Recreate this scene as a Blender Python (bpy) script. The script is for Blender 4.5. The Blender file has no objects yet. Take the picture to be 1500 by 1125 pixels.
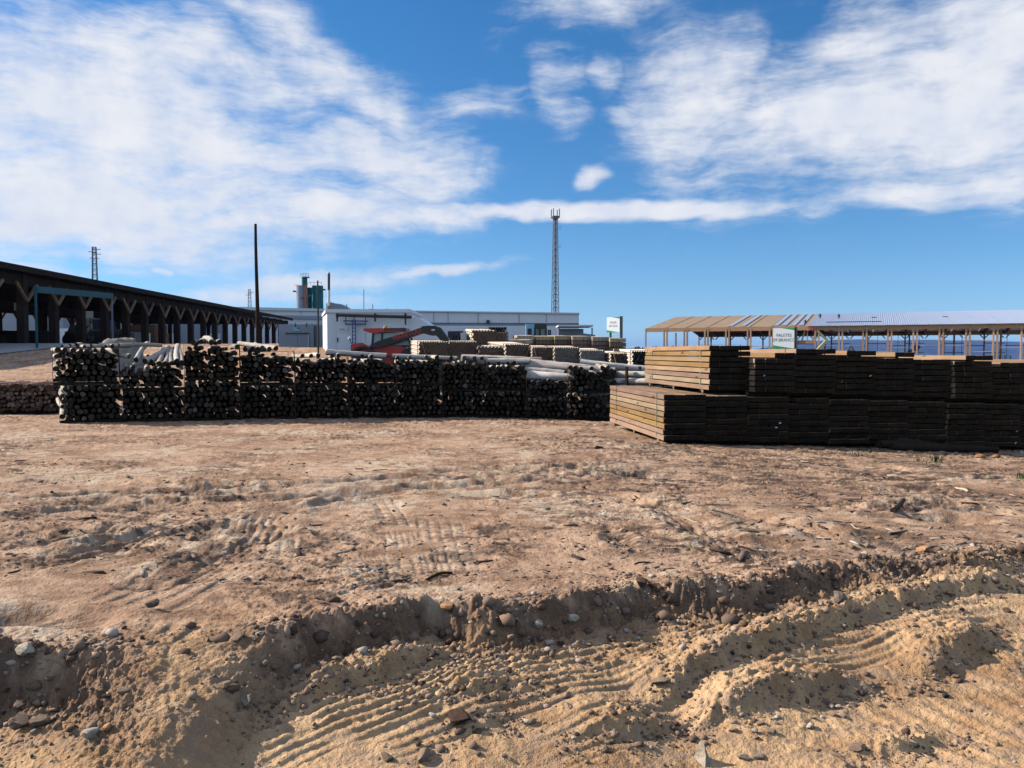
import bpy, bmesh, math, random
import numpy as np
from mathutils import Vector, Matrix

R = math.radians
random.seed(7)
rng = np.random.default_rng(11)
scene = bpy.context.scene
col = scene.collection

# ------------------------------------------------------------------ camera
EYE = 1.60
FPX = 1150.0              # focal length in pixels of the 1500 px wide photograph
HORIZON = 517.0           # image row of the horizon
PITCH = math.atan((562.5 - HORIZON) / FPX)
cam_data = bpy.data.cameras.new("camera")
cam_data.sensor_width = 36.0
cam_data.lens = 36.0 * FPX / 1500.0
cam_data.clip_start = 0.05
cam_data.clip_end = 60000.0
camera = bpy.data.objects.new("camera", cam_data)
camera.location = (0, 0, EYE)
camera.rotation_euler = (math.pi / 2 - PITCH, 0, 0)
col.objects.link(camera)
scene.camera = camera

# ------------------------------------------------------------------ light
SUN_AZ = R(76)            # to the left of the view axis
SUN_EL = R(31)
sun_dir = Vector((-math.sin(SUN_AZ) * math.cos(SUN_EL), math.cos(SUN_AZ) * math.cos(SUN_EL), math.sin(SUN_EL)))
sl = bpy.data.lights.new("sun", 'SUN')
sl.energy = 5.0
sl.angle = R(0.53)
sl.color = (1.0, 0.93, 0.83)
sun = bpy.data.objects.new("sun", sl)
sun.rotation_euler = sun_dir.to_track_quat('Z', 'Y').to_euler()
sun.location = (-40, 20, 40)
col.objects.link(sun)

scene.view_settings.view_transform = 'Standard'
scene.view_settings.look = 'None'
scene.view_settings.exposure = 0.35
scene.view_settings.gamma = 1.0
scene.view_settings.use_curve_mapping = False
scene.render.engine = 'CYCLES'
scene.cycles.use_denoising = True
scene.cycles.max_bounces = 4
scene.cycles.diffuse_bounces = 0
scene.cycles.glossy_bounces = 2
scene.cycles.transmission_bounces = 3
scene.cycles.volume_bounces = 0
scene.cycles.use_adaptive_sampling = True


class NT:
    """small helper for building node trees"""
    def __init__(self, tree):
        self.t = tree
        self.n = tree.nodes
        self.l = tree.links

    def put(self, sock, val):
        if hasattr(val, 'is_output') or isinstance(val, bpy.types.NodeSocket):
            self.l.new(val, sock)
        elif val is not None:
            if isinstance(val, (tuple, list)) and sock.type == 'RGBA' and len(val) == 3:
                val = (*val, 1.0)
            sock.default_value = val

    def math(self, op, a, b=None, c=None, clamp=False):
        n = self.n.new('ShaderNodeMath'); n.operation = op; n.use_clamp = clamp
        for i, v in enumerate((a, b, c)):
            if v is not None: self.put(n.inputs[i], v)
        return n.outputs[0]

    def vmath(self, op, a, b=None, s=None):
        n = self.n.new('ShaderNodeVectorMath'); n.operation = op
        self.put(n.inputs[0], a)
        if b is not None: self.put(n.inputs[1], b)
        if s is not None: self.put(n.inputs['Scale'], s)
        return n.outputs['Value'] if op in ('LENGTH', 'DOT_PRODUCT', 'DISTANCE') else n.outputs[0]

    def noise(self, vec, scale=5.0, detail=3.0, rough=0.5, dist=0.0, dims='3D'):
        n = self.n.new('ShaderNodeTexNoise'); n.noise_dimensions = dims
        self.put(n.inputs['Vector'], vec)
        self.put(n.inputs['Scale'], scale); self.put(n.inputs['Detail'], detail)
        self.put(n.inputs['Roughness'], rough); self.put(n.inputs['Distortion'], dist)
        return n.outputs['Fac']

    def voronoi(self, vec, scale, feature='F1', out='Distance'):
        n = self.n.new('ShaderNodeTexVoronoi'); n.feature = feature
        self.put(n.inputs['Vector'], vec); self.put(n.inputs['Scale'], scale)
        return n.outputs[out]

    def wave(self, vec, scale, dist=0.0, detail=2.0, kind='BANDS', direction='X'):
        n = self.n.new('ShaderNodeTexWave'); n.wave_type = kind
        if kind == 'BANDS': n.bands_direction = direction
        else: n.rings_direction = direction
        self.put(n.inputs['Vector'], vec); self.put(n.inputs['Scale'], scale)
        self.put(n.inputs['Distortion'], dist); self.put(n.inputs['Detail'], detail)
        return n.outputs['Fac']

    def range(self, v, a, b, c=0.0, d=1.0, smooth=False):
        n = self.n.new('ShaderNodeMapRange'); n.clamp = True
        n.interpolation_type = 'SMOOTHSTEP' if smooth else 'LINEAR'
        for i, x in enumerate((v, a, b, c, d)): self.put(n.inputs[i], x)
        return n.outputs[0]

    def mix(self, f, a, b, mode='MIX'):
        n = self.n.new('ShaderNodeMix'); n.data_type = 'RGBA'; n.blend_type = mode
        self.put(n.inputs[0], f); self.put(n.inputs[6], a); self.put(n.inputs[7], b)
        return n.outputs[2]

    def mapping(self, vec, loc=(0, 0, 0), rot=(0, 0, 0), scale=(1, 1, 1), kind='POINT'):
        n = self.n.new('ShaderNodeMapping'); n.vector_type = kind
        self.put(n.inputs['Vector'], vec)
        if kind != 'VECTOR' and 'Location' in n.inputs: n.inputs['Location'].default_value = loc
        n.inputs['Rotation'].default_value = rot
        n.inputs['Scale'].default_value = scale
        return n.outputs[0]

    def coord(self, which='Object'):
        return self.n.new('ShaderNodeTexCoord').outputs[which]

    def rand(self):
        return self.n.new('ShaderNodeObjectInfo').outputs['Random']

    def bump(self, h, strength=0.3, dist=0.02):
        n = self.n.new('ShaderNodeBump')
        self.put(n.inputs['Height'], h)
        n.inputs['Strength'].default_value = strength
        n.inputs['Distance'].default_value = dist
        return n.outputs[0]


# ------------------------------------------------------------------ world: daylight sky with cirrus
world = bpy.data.worlds.new("World")
scene.world = world
world.use_nodes = True
wt = world.node_tree
wt.nodes.clear()
W = NT(wt)
sky = wt.nodes.new('ShaderNodeTexSky')
sky.sky_type = 'NISHITA'
sky.sun_disc = False
sky.sun_elevation = SUN_EL
sky.sun_rotation = -SUN_AZ
sky.altitude = 300
sky.air_density = 1.0
sky.dust_density = 0.1
sky.ozone_density = 3.0
hs = wt.nodes.new('ShaderNodeHueSaturation')
hs.inputs['Saturation'].default_value = 1.3
hs.inputs['Value'].default_value = 1.75
wt.links.new(sky.outputs[0], hs.inputs['Color'])
d = W.coord('Generated')
W.put(sky.inputs['Vector'], W.vmath('NORMALIZE', W.vmath('ADD', W.vmath('MULTIPLY', d, (1.0, 1.0, 1.05)), (0.0, 0.0, 0.055))))
sep = wt.nodes.new('ShaderNodeSeparateXYZ')
wt.links.new(d, sep.inputs[0])
az = W.math('ARCTAN2', sep.outputs[0], sep.outputs[1])
el = W.math('ARCSINE', sep.outputs[2])
comb = wt.nodes.new('ShaderNodeCombineXYZ')
W.put(comb.inputs[0], W.math('MULTIPLY', az, 11.5))
W.put(comb.inputs[1], W.math('MULTIPLY', el, 11.5))
P = comb.outputs[0]


def sky_pt(px, py):
    a = math.atan((px - 750) / FPX)
    e = math.atan((HORIZON - py) / math.hypot(FPX, px - 750))
    return (a * 11.5, e * 11.5, 0)


def noise_color(vec, scale, detail):
    n = wt.nodes.new('ShaderNodeTexNoise')
    W.put(n.inputs['Vector'], vec); n.inputs['Scale'].default_value = scale; n.inputs['Detail'].default_value = detail
    return n.outputs['Color']


warp = W.vmath('SCALE', W.vmath('SUBTRACT', noise_color(P, 0.75, 1.0), (0.5, 0.5, 0.5)), s=1.5)
PW = W.vmath('ADD', P, W.vmath('MULTIPLY', warp, (1.0, 0.55, 0.0)))
warp2 = W.vmath('SCALE', W.vmath('SUBTRACT', noise_color(P, 2.6, 1.0), (0.5, 0.5, 0.5)), s=0.35)
PF = W.vmath('ADD', P, W.vmath('MULTIPLY', warp2, (1.0, 0.5, 0.0)))


def blob(px, py, rx, ry, ang=0.0, amp=1.0, fine=False, core=0.15):
    m = W.mapping(PF if fine else PW, loc=sky_pt(px, py), rot=(0, 0, R(ang)), scale=(rx / 100, ry / 100, 1), kind='TEXTURE')
    ln = W.vmath('LENGTH', W.vmath('MULTIPLY', m, (1, 1, 0)))
    return W.range(ln, 1.25, core * 0.5, 0.0, amp, smooth=True)


blobs = [
    blob(150, 190, 560, 230, -6, 1.0),
    blob(60, 300, 560, 110, 2, 1.0),
    blob(560, 235, 230, 75, -14, 1.0),
    blob(500, 120, 300, 80, -32, 0.8),
    blob(420, 320, 360, 55, 4, 0.95),
    blob(60, 60, 420, 110, 0, 0.75),
    blob(850, 22, 190, 42, 6, 0.78),
    blob(720, 150, 130, 60, 8, 0.55),
    blob(815, 130, 55, 110, 14, 0.62),
    blob(885, 120, 50, 42, -25, 0.62, True),
    blob(866, 262, 36, 24, 20, 0.85, True),
    blob(1290, 155, 390, 165, 14, 1.0),
    blob(1010, 150, 150, 130, 20, 0.8),
    blob(1440, 110, 300, 220, 0, 0.95),
    blob(1370, 282, 300, 36, 2, 0.95),
    blob(1130, 245, 150, 40, 30, 0.6),
    blob(880, 311, 430, 20, -0.5, 1.25, True, 0.05),
    blob(560, 322, 260, 34, 3, 1.0, True),
    blob(430, 422, 260, 34, 9, 0.86, True),
    blob(640, 396, 190, 13, 7, 0.75, True),
    blob(500, 440, 110, 16, 2, 0.7, True),
    blob(150, 400, 130, 16, 3, 0.66, True),
    blob(240, 397, 24, 8, -3, 0.9, True),
    blob(30, 395, 120, 26, 0, 0.7, True),
]
cov = blobs[0]
for b in blobs[1:]:
    cov = W.math('MAXIMUM', cov, b)
outside = W.range(W.math('ABSOLUTE', az), 0.62, 0.95, 0.0, 0.78, smooth=True)
cov = W.math('MAXIMUM', cov, W.math('MULTIPLY', outside, W.range(W.noise(P, 0.22, 1.0), 0.35, 0.6, 0.3, 1.0)))
streak = W.mapping(PW, rot=(0, 0, R(-12)), scale=(0.42, 1.7, 1.0))
n1 = W.noise(streak, 1.0, 5.0, 0.6)
n2 = W.noise(W.mapping(PF, rot=(0, 0, R(24)), scale=(0.6, 3.0, 1.0)), 1.6, 6.0, 0.7)
n3 = W.noise(P, 1.6, 3.0, 0.6)
dens = W.math('ADD', W.math('MULTIPLY', cov, 1.02), W.math('MULTIPLY', W.math('SUBTRACT', n1, 0.5), 1.5))
dens = W.math('ADD', dens, W.math('MULTIPLY', W.math('SUBTRACT', n2, 0.5), 0.85))
dens = W.math('ADD', dens, W.math('MULTIPLY', W.math('SUBTRACT', n3, 0.5), 0.5))
dens = W.math('MULTIPLY', W.range(dens, 0.16, 1.12, 0.0, 0.97, smooth=True), W.range(cov, 0.0, 0.5, 0.0, 1.0, smooth=True))
shade = W.range(n3, 0.3, 0.7, 0.0, 1.0)
cloud = W.mix(shade, (8.6, 9.2, 10.5), (10.6, 10.7, 11.0))
final = W.mix(dens, hs.outputs['Color'], cloud)
bg = wt.nodes.new('ShaderNodeBackground')
wt.links.new(final, bg.inputs['Color'])
bg.inputs['Strength'].default_value = 0.066
world.cycles.sampling_method = 'MANUAL'
world.cycles.sample_map_resolution = 512
wo = wt.nodes.new('ShaderNodeOutputWorld')
wt.links.new(bg.outputs[0], wo.inputs['Surface'])


# ------------------------------------------------------------------ helpers
def ray(px, py):
    x = (px - 750) / FPX; y = (562.5 - py) / FPX
    c, s = math.cos(PITCH), math.sin(PITCH)
    return Vector((x, c + y * s, -s + y * c))


def at(px, py, dist):
    """the point of the place that stands `dist` metres ahead on the line of sight through a pixel"""
    r = ray(px, py)
    return Vector((0, 0, EYE)) + r * (dist / r.y)


def tag(o, label=None, cat=None, group=None, kind=None):
    if label: o["label"] = label
    if cat: o["category"] = cat
    if group: o["group"] = group
    if kind: o["kind"] = kind
    return o


def thing(name, label, cat, loc=(0, 0, 0), rz=0.0, group=None, rx=0.0):
    o = bpy.data.objects.new(name, None)
    o.empty_display_size = 0.3
    o.location = loc
    o.rotation_euler = (rx, 0, rz)
    col.objects.link(o)
    return tag(o, label, cat, group)


def link(name, me, parent=None, loc=(0, 0, 0), rot=(0, 0, 0), scale=(1, 1, 1)):
    o = bpy.data.objects.new(name, me)
    o.location = loc; o.rotation_euler = rot; o.scale = scale
    col.objects.link(o)
    if parent is not None: o.parent = parent
    return o


class MB:
    def __init__(self):
        self.v, self.f, self.m = [], [], []

    def add(self, vs, fs, mi=0):
        b = len(self.v)
        self.v += [tuple(p) for p in vs]
        for f in fs:
            self.f.append(tuple(b + i for i in f)); self.m.append(mi)
        return self

    def box(self, x0, x1, y0, y1, z0, z1, mi=0):
        vs = [(x0, y0, z0), (x1, y0, z0), (x1, y1, z0), (x0, y1, z0), (x0, y0, z1), (x1, y0, z1), (x1, y1, z1), (x0, y1, z1)]
        return self.add(vs, [(3, 2, 1, 0), (4, 5, 6, 7), (0, 1, 5, 4), (1, 2, 6, 5), (2, 3, 7, 6), (3, 0, 4, 7)], mi)

    def bar(self, p0, p1, w, h, mi=0, up=(0, 0, 1)):
        p0, p1, up = Vector(p0), Vector(p1), Vector(up)
        d = (p1 - p0).normalized()
        if abs(d.dot(up)) > 0.98: up = Vector((0, 1, 0))
        s = d.cross(up).normalized(); u = s.cross(d).normalized()
        s = s * (w / 2); u = u * (h / 2)
        vs = [p0 - s - u, p0 + s - u, p0 + s + u, p0 - s + u, p1 - s - u, p1 + s - u, p1 + s + u, p1 - s + u]
        return self.add(vs, [(0, 1, 2, 3), (7, 6, 5, 4), (0, 4, 5, 1), (1, 5, 6, 2), (2, 6, 7, 3), (3, 7, 4, 0)], mi)

    def cyl(self, p0, p1, r0, r1=None, n=10, mi=0, capmi=None):
        p0, p1 = Vector(p0), Vector(p1)
        r1 = r0 if r1 is None else r1
        d = (p1 - p0).normalized()
        a = d.orthogonal().normalized(); b = d.cross(a)
        vs = []
        for p, r in ((p0, r0), (p1, r1)):
            for i in range(n):
                t = 2 * math.pi * i / n
                vs.append(p + (a * math.cos(t) + b * math.sin(t)) * r)
        self.add(vs, [(i, (i + 1) % n, n + (i + 1) % n, n + i) for i in range(n)], mi)
        c = mi if capmi is None else capmi
        self.add(vs, [tuple(range(n - 1, -1, -1)), tuple(range(n, 2 * n))], c)
        return self

    def prism(self, pts, y0, y1, mi=0):
        """a polygon in x-z pushed through y"""
        n = len(pts)
        vs = [(x, y0, z) for x, z in pts] + [(x, y1, z) for x, z in pts]
        fs = [tuple(range(n)), tuple(range(2 * n - 1, n - 1, -1))]
        fs += [((i + 1) % n, i, n + i, n + (i + 1) % n) for i in range(n)]
        return self.add(vs, fs, mi)

    def plan(self, pts, z0, z1, mi=0):
        """a floor plan pulled up in z"""
        n = len(pts)
        vs = [(x, y, z0) for x, y in pts] + [(x, y, z1) for x, y in pts]
        fs = [tuple(range(n - 1, -1, -1)), tuple(range(n, 2 * n))]
        fs += [(i, (i + 1) % n, n + (i + 1) % n, n + i) for i in range(n)]
        return self.add(vs, fs, mi)

    def lathe(self, prof, n=16, mi=0, c=(0, 0)):
        vs = []
        for r, z in prof:
            for i in range(n):
                t = 2 * math.pi * i / n
                vs.append((c[0] + r * math.cos(t), c[1] + r * math.sin(t), z))
        fs = []
        for k in range(len(prof) - 1):
            for i in range(n):
                j = (i + 1) % n
                fs.append((k * n + i, k * n + j, (k + 1) * n + j, (k + 1) * n + i))
        fs.append(tuple(range(n - 1, -1, -1)))
        fs.append(tuple((len(prof) - 1) * n + i for i in range(n)))
        return self.add(vs, fs, mi)

    def mesh(self, name, mats, smooth=False):
        me = bpy.data.meshes.new(name)
        me.from_pydata(self.v, [], self.f)
        for m in (mats if isinstance(mats, (list, tuple)) else [mats]): me.materials.append(m)
        me.polygons.foreach_set("material_index", self.m)
        if smooth: me.polygons.foreach_set("use_smooth", [True] * len(self.f))
        me.update()
        return me

    def build(self, name, mats, parent=None, smooth=False, loc=(0, 0, 0), rot=(0, 0, 0)):
        return link(name, self.mesh(name, mats, smooth), parent, loc, rot)


def fix_normals(me):
    bm = bmesh.new(); bm.from_mesh(me)
    bmesh.ops.recalc_face_normals(bm, faces=bm.faces[:])
    bm.to_mesh(me); bm.free()
    return me


def lettering(text, size, mat, parent, loc, rot, name="lettering", depth=0.004, align='CENTER', sx=1.0):
    cu = bpy.data.curves.new(name, 'FONT')
    cu.body = text; cu.size = size; cu.align_x = align; cu.align_y = 'CENTER'; cu.extrude = depth
    tmp = bpy.data.objects.new(name, cu)
    me = bpy.data.meshes.new_from_object(tmp)
    bpy.data.objects.remove(tmp); bpy.data.curves.remove(cu)
    me.materials.clear(); me.materials.append(mat)
    return link(name, me, parent, loc, rot, (sx, 1, 1))


# ------------------------------------------------------------------ materials
def material(name, spec=0.08):
    m = bpy.data.materials.new(name); m.use_nodes = True
    t = m.node_tree
    n = NT(t)
    t.nodes['Principled BSDF'].inputs['Specular IOR Level'].default_value = spec
    return m, n, t.nodes['Principled BSDF']


def plain(name, c, rough=0.6, metal=0.0, var=0.18, scale=3.0, bump=0.0):
    """painted or bare surface with uneven wear in its colour and gloss"""
    m, n, p = material(name, 0.5 if rough < 0.5 else 0.15)
    co = n.coord('Object')
    f = n.noise(co, scale, 5.0, 0.6)
    f2 = n.noise(co, scale * 9, 3.0, 0.6)
    f = n.math('ADD', n.math('MULTIPLY', f, 0.7), n.math('MULTIPLY', f2, 0.3))
    lo = tuple(x * (1 - var) for x in c); hi = tuple(min(1, x * (1 + var)) for x in c)
    n.put(p.inputs['Base Color'], n.mix(n.range(f, 0.3, 0.7), lo, hi))
    n.put(p.inputs['Roughness'], n.range(f2, 0.3, 0.7, max(0.05, rough - 0.08), min(1, rough + 0.08)))
    p.inputs['Metallic'].default_value = metal
    if bump: n.put(p.inputs['Normal'], n.bump(f2, bump, 0.01))
    return m


def wood(name, a, b, grain=(14, 1.2, 14), rough=0.8, rnd=0.5, knots=True):
    """sawn or peeled wood with the grain along the local y axis"""
    m, n, p = material(name)
    co = n.coord('Object')
    r = n.rand()
    off = n.vmath('ADD', co, n.vmath('SCALE', (17.3, 31.7, 11.1), s=r))
    g = n.noise(n.vmath('MULTIPLY', off, grain), 1.0, 4.0, 0.65, 0.4)
    big = n.noise(off, 1.7, 3.0, 0.5)
    f = n.math('ADD', n.math('MULTIPLY', g, 0.55), n.math('MULTIPLY', big, 0.45))
    c = n.mix(n.range(f, 0.3, 0.7), a, b)
    if knots:
        v = n.voronoi(n.vmath('MULTIPLY', off, (6.0, 1.6, 6.0)), 1.0)
        c = n.mix(n.range(v, 0.10, 0.16, 0.75, 0.0), c, tuple(x * 0.3 for x in a))
    hv = n.t.nodes.new('ShaderNodeHueSaturation')
    n.put(hv.inputs['Color'], c)
    n.put(hv.inputs['Value'], n.range(r, 0, 1, 1 - rnd * 0.5, 1 + rnd * 0.35))
    n.put(hv.inputs['Hue'], n.range(n.math('FRACT', n.math('MULTIPLY', r, 7.31)), 0, 1, 0.488, 0.512))
    n.put(hv.inputs['Saturation'], n.range(n.math('FRACT', n.math('MULTIPLY', r, 3.77)), 0, 1, 0.8, 1.12))
    n.put(p.inputs['Base Color'], hv.outputs[0])
    p.inputs['Roughness'].default_value = rough
    n.put(p.inputs['Normal'], n.bump(g, 0.35, 0.01))
    return m


def log_end(name, dark, pale, share):
    """cut end of a round pole: rings and checks, most kept dark, some freshly cut and pale"""
    m, n, p = material(name)
    co = n.coord('Object')
    r = n.rand()
    s = n.t.nodes.new('ShaderNodeSeparateXYZ'); n.put(s.inputs[0], co)
    rad = n.math('SQRT', n.math('ADD', n.math('POWER', s.outputs[0], 2.0), n.math('POWER', s.outputs[2], 2.0)))
    ring = n.math('SINE', n.math('MULTIPLY', rad, 520.0))
    nz = n.noise(n.vmath('ADD', co, n.vmath('SCALE', (9.0, 5.0, 3.0), s=r)), 25.0, 4.0, 0.6)
    rr = n.math('FRACT', n.math('MULTIPLY', r, 13.7))
    base = n.mix(n.range(rr, 1 - share - 0.15, 1 - share + 0.12, 0, 1), dark, pale)
    c = n.mix(n.range(n.math('ADD', nz, n.math('MULTIPLY', ring, 0.12)), 0.3, 0.75), tuple(x * 0.45 for x in dark), base)
    n.put(p.inputs['Base Color'], c)
    p.inputs['Roughness'].default_value = 0.9
    return m


M = {}
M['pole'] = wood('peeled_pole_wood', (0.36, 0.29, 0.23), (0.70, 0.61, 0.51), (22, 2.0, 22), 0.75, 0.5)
M['dark_pole'] = wood('shaded_pole_wood', (0.040, 0.028, 0.019), (0.10, 0.072, 0.050), (22, 2.0, 22), 0.85, 0.5)  # darkened copy of the pole wood, hides light leaking between inner poles
M['log'] = wood('barked_pale_log', (0.34, 0.25, 0.19), (0.90, 0.82, 0.73), (12, 5.0, 12), 0.75, 0.3)
M['pole_end'] = log_end('pole_end_grain', (0.062, 0.045, 0.032), (0.33, 0.26, 0.19), 0.14)  # dark tone carries the shade on the row's front
M['red_pole'] = wood('red_pole_wood', (0.32, 0.15, 0.09), (0.58, 0.36, 0.24), (22, 2, 22), 0.8, 0.5)
M['red_end'] = log_end('red_pole_end_grain', (0.22, 0.10, 0.065), (0.66, 0.44, 0.31), 0.35)
M['stake'] = wood('stake_wood', (0.58, 0.47, 0.35), (0.80, 0.70, 0.57), (20, 2, 20), 0.8, 0.25, False)
M['stake_end'] = log_end('stake_end_grain', (0.28, 0.17, 0.115), (0.42, 0.27, 0.19), 0.3)  # browner than the tan sides, for the shade on the stack fronts
M['stake_grey'] = log_end('stake_end_grain_grey', (0.36, 0.29, 0.24), (0.50, 0.42, 0.36), 0.3)
M['stake_dark'] = log_end('stake_end_grain_dark', (0.035, 0.033, 0.036), (0.06, 0.055, 0.06), 0.2)
M['lumber'] = wood('treated_lumber', (0.26, 0.15, 0.075), (0.46, 0.285, 0.155), (16, 0.9, 16), 0.75, 0.45)
M['lumber_brown'] = wood('brown_lumber', (0.18, 0.105, 0.07), (0.34, 0.21, 0.14), (16, 0.9, 16), 0.8, 0.4)
M['lumber_fresh'] = wood('fresh_lumber', (0.45, 0.33, 0.20), (0.68, 0.53, 0.36), (16, 0.9, 16), 0.8, 0.3)
M['glulam'] = wood('construction_timber', (0.50, 0.27, 0.135), (0.70, 0.42, 0.235), (8, 8, 1.0), 0.7, 0.25, False)
M['sawn_end'] = wood('shaded_sawn_end', (0.018, 0.0125, 0.0085), (0.036, 0.025, 0.017), (20, 20, 20), 0.9, 0.5, False)  # near black, shade of the packs' front put into the colour
M['batten'] = wood('pale_batten', (0.50, 0.36, 0.24), (0.66, 0.50, 0.36), (9, 1, 9), 0.7, 0.2, False)
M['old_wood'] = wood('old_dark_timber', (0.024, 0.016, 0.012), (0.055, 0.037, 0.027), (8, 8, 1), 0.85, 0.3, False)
M['strap'] = plain('steel_strap', (0.10, 0.14, 0.10), 0.5, 0.3, 0.2)
M['rust_strap'] = plain('rusty_band', (0.20, 0.12, 0.08), 0.7, 0.2, 0.3)
M['white'] = plain('white_paint', (0.74, 0.76, 0.79), 0.5, 0, 0.06)
M['panel'] = plain('grey_white_wall_panel', (0.84, 0.85, 0.89), 0.5, 0, 0.05, 0.5)
M['panel_dark'] = plain('grey_wall_band', (0.33, 0.38, 0.45), 0.5, 0, 0.06, 0.5)
M['panel_grey'] = plain('grey_cabin_wall', (0.36, 0.39, 0.45), 0.55, 0, 0.08, 0.7)
M['dark_metal'] = plain('dark_painted_steel', (0.028, 0.03, 0.036), 0.45, 0.2, 0.25)
M['black_paint'] = plain('black_paint', (0.018, 0.018, 0.021), 0.4, 0, 0.3)
M['rubber'] = plain('tyre_rubber', (0.022, 0.021, 0.02), 0.85, 0, 0.3, 6, 0.2)
M['red'] = plain('red_paint', (0.58, 0.05, 0.04), 0.32, 0, 0.15)
M['red_text'] = plain('red_lettering', (0.80, 0.09, 0.05), 0.5, 0, 0.1)
M['orange'] = plain('orange_lens', (0.75, 0.27, 0.04), 0.3, 0, 0.1)
M['yellow'] = plain('pale_yellow_paint', (0.62, 0.55, 0.28), 0.4, 0, 0.12)
M['blue_paint'] = plain('blue_paint', (0.035, 0.07, 0.22), 0.45, 0, 0.15)
M['sky_blue'] = plain('light_blue_paint', (0.28, 0.55, 0.70), 0.45, 0, 0.1)
M['teal'] = plain('teal_paint', (0.02, 0.15, 0.17), 0.5, 0, 0.15)
M['teal_beam'] = plain('teal_beam_paint', (0.025, 0.10, 0.125), 0.5, 0, 0.2)
M['silo_grey'] = plain('silo_sheet_steel', (0.30, 0.35, 0.44), 0.5, 0.1, 0.12)
M['rust_orange'] = plain('orange_brown_paint', (0.44, 0.17, 0.08), 0.6, 0, 0.2)
M['green'] = plain('green_print', (0.03, 0.36, 0.09), 0.5, 0, 0.06)
M['dark_green'] = plain('dark_green_panel', (0.015, 0.10, 0.06), 0.5, 0, 0.1)
M['sign_white'] = plain('sign_white_sheet', (0.84, 0.86, 0.87), 0.45, 0, 0.03)
M['grey_text'] = plain('grey_lettering', (0.16, 0.20, 0.19), 0.6, 0, 0.05)
M['galv'] = plain('galvanised_steel', (0.17, 0.19, 0.23), 0.55, 0.2, 0.15)
M['roof_steel'] = plain('roof_sheet_steel', (0.47, 0.53, 0.66), 0.38, 0.35, 0.06, 0.4)
M['brown_crate'] = wood('brown_box_board', (0.24, 0.11, 0.055), (0.36, 0.19, 0.10), (4, 4, 1), 0.8, 0.2, False)
M['skin'] = plain('skin', (0.42, 0.26, 0.19), 0.6, 0, 0.05)
M['dark_cloth'] = plain('dark_work_clothes', (0.03, 0.035, 0.05), 0.85, 0, 0.2)
g_, n_, p_ = material('cab_glass')
p_.inputs['Base Color'].default_value = (0.24, 0.35, 0.35, 1); p_.inputs['Roughness'].default_value = 0.08
p_.inputs['Specular IOR Level'].default_value = 0.8
M['glass'] = g_

m_, n_, p_ = material('bare_roof_boarding')
co_ = n_.coord('Object')
w1 = n_.noise(n_.vmath('MULTIPLY', co_, (0.35, 6.0, 1.0)), 1.0, 3.0, 0.6)
w2 = n_.noise(n_.vmath('MULTIPLY', co_, (2.0, 0.3, 1.0)), 1.0, 2.0, 0.5)
n_.put(p_.inputs['Base Color'], n_.mix(n_.range(n_.math('ADD', n_.math('MULTIPLY', w1, 0.7), n_.math('MULTIPLY', w2, 0.3)), 0.35, 0.65),
                                       (0.27, 0.185, 0.12), (0.42, 0.30, 0.20)))
p_.inputs['Roughness'].default_value = 0.85
M['sheathing'] = m_

# ------------------------------------------------------------------ the ground
perm = rng.permutation(512).astype(np.int64)
perm = np.concatenate([perm, perm])
gang = rng.uniform(0, 2 * np.pi, 512)
gcos, gsin = np.cos(gang), np.sin(gang)


def pnoise(x, y, seed=0):
    x = x + seed * 37.13; y = y + seed * 91.7
    xf = np.floor(x); yf = np.floor(y)
    xi = xf.astype(np.int64) & 511; yi = yf.astype(np.int64) & 511
    fx = x - xf; fy = y - yf
    u = fx * fx * fx * (fx * (fx * 6 - 15) + 10); v = fy * fy * fy * (fy * (fy * 6 - 15) + 10)
    xj = (xi + 1) & 511; yj = (yi + 1) & 511

    def g(a, b, dx, dy):
        h = perm[perm[a] + b]
        return gcos[h] * dx + gsin[h] * dy
    n00 = g(xi, yi, fx, fy); n10 = g(xj, yi, fx - 1, fy)
    n01 = g(xi, yj, fx, fy - 1); n11 = g(xj, yj, fx - 1, fy - 1)
    return (n00 * (1 - u) + n10 * u) * (1 - v) + (n01 * (1 - u) + n11 * u) * v


def fbm(x, y, octv=4, gain=0.5, seed=0, ridged=False):
    t = np.zeros_like(x); a = 1.0; f = 1.0
    for i in range(octv):
        n = pnoise(x * f, y * f, seed + i * 3)
        t += a * ((0.35 - np.abs(n)) if ridged else n)
        a *= gain; f *= 2.03
    return t


def worley(x, y, seed=0):
    """distance to the nearest scattered point and that point's own random number"""
    xi = np.floor(x).astype(np.int64); yi = np.floor(y).astype(np.int64)
    best = np.full(x.shape, 9.0); rid = np.zeros(x.shape)
    for dx in (-1, 0, 1):
        for dy in (-1, 0, 1):
            h = perm[perm[(xi + dx + seed * 17) & 511] + ((yi + dy + seed * 29) & 511)]
            h2 = perm[h + 91]
            px = xi + dx + h / 512.0; py = yi + dy + h2 / 512.0
            d2 = (px - x) ** 2 + (py - y) ** 2
            m = d2 < best
            best[m] = d2[m]; rid[m] = (perm[h2 + 7] / 512.0)[m]
    return np.sqrt(best), rid


def crumbs(x, y, scale, thr, seed):
    """rounded clods of one size: height in metres"""
    dist, r = worley(x * scale, y * scale, seed)
    rad = 0.25 + 0.35 * np.clip((r - thr) / (1 - thr), 0, 1)
    return np.where(r > thr, np.sqrt(np.clip(1 - (dist / rad) ** 2, 0, 1)) * rad, 0.0) / scale


def ss(a, b, x):
    t = np.clip((x - a) / (b - a), 0, 1)
    return t * t * (3 - 2 * t)


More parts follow.
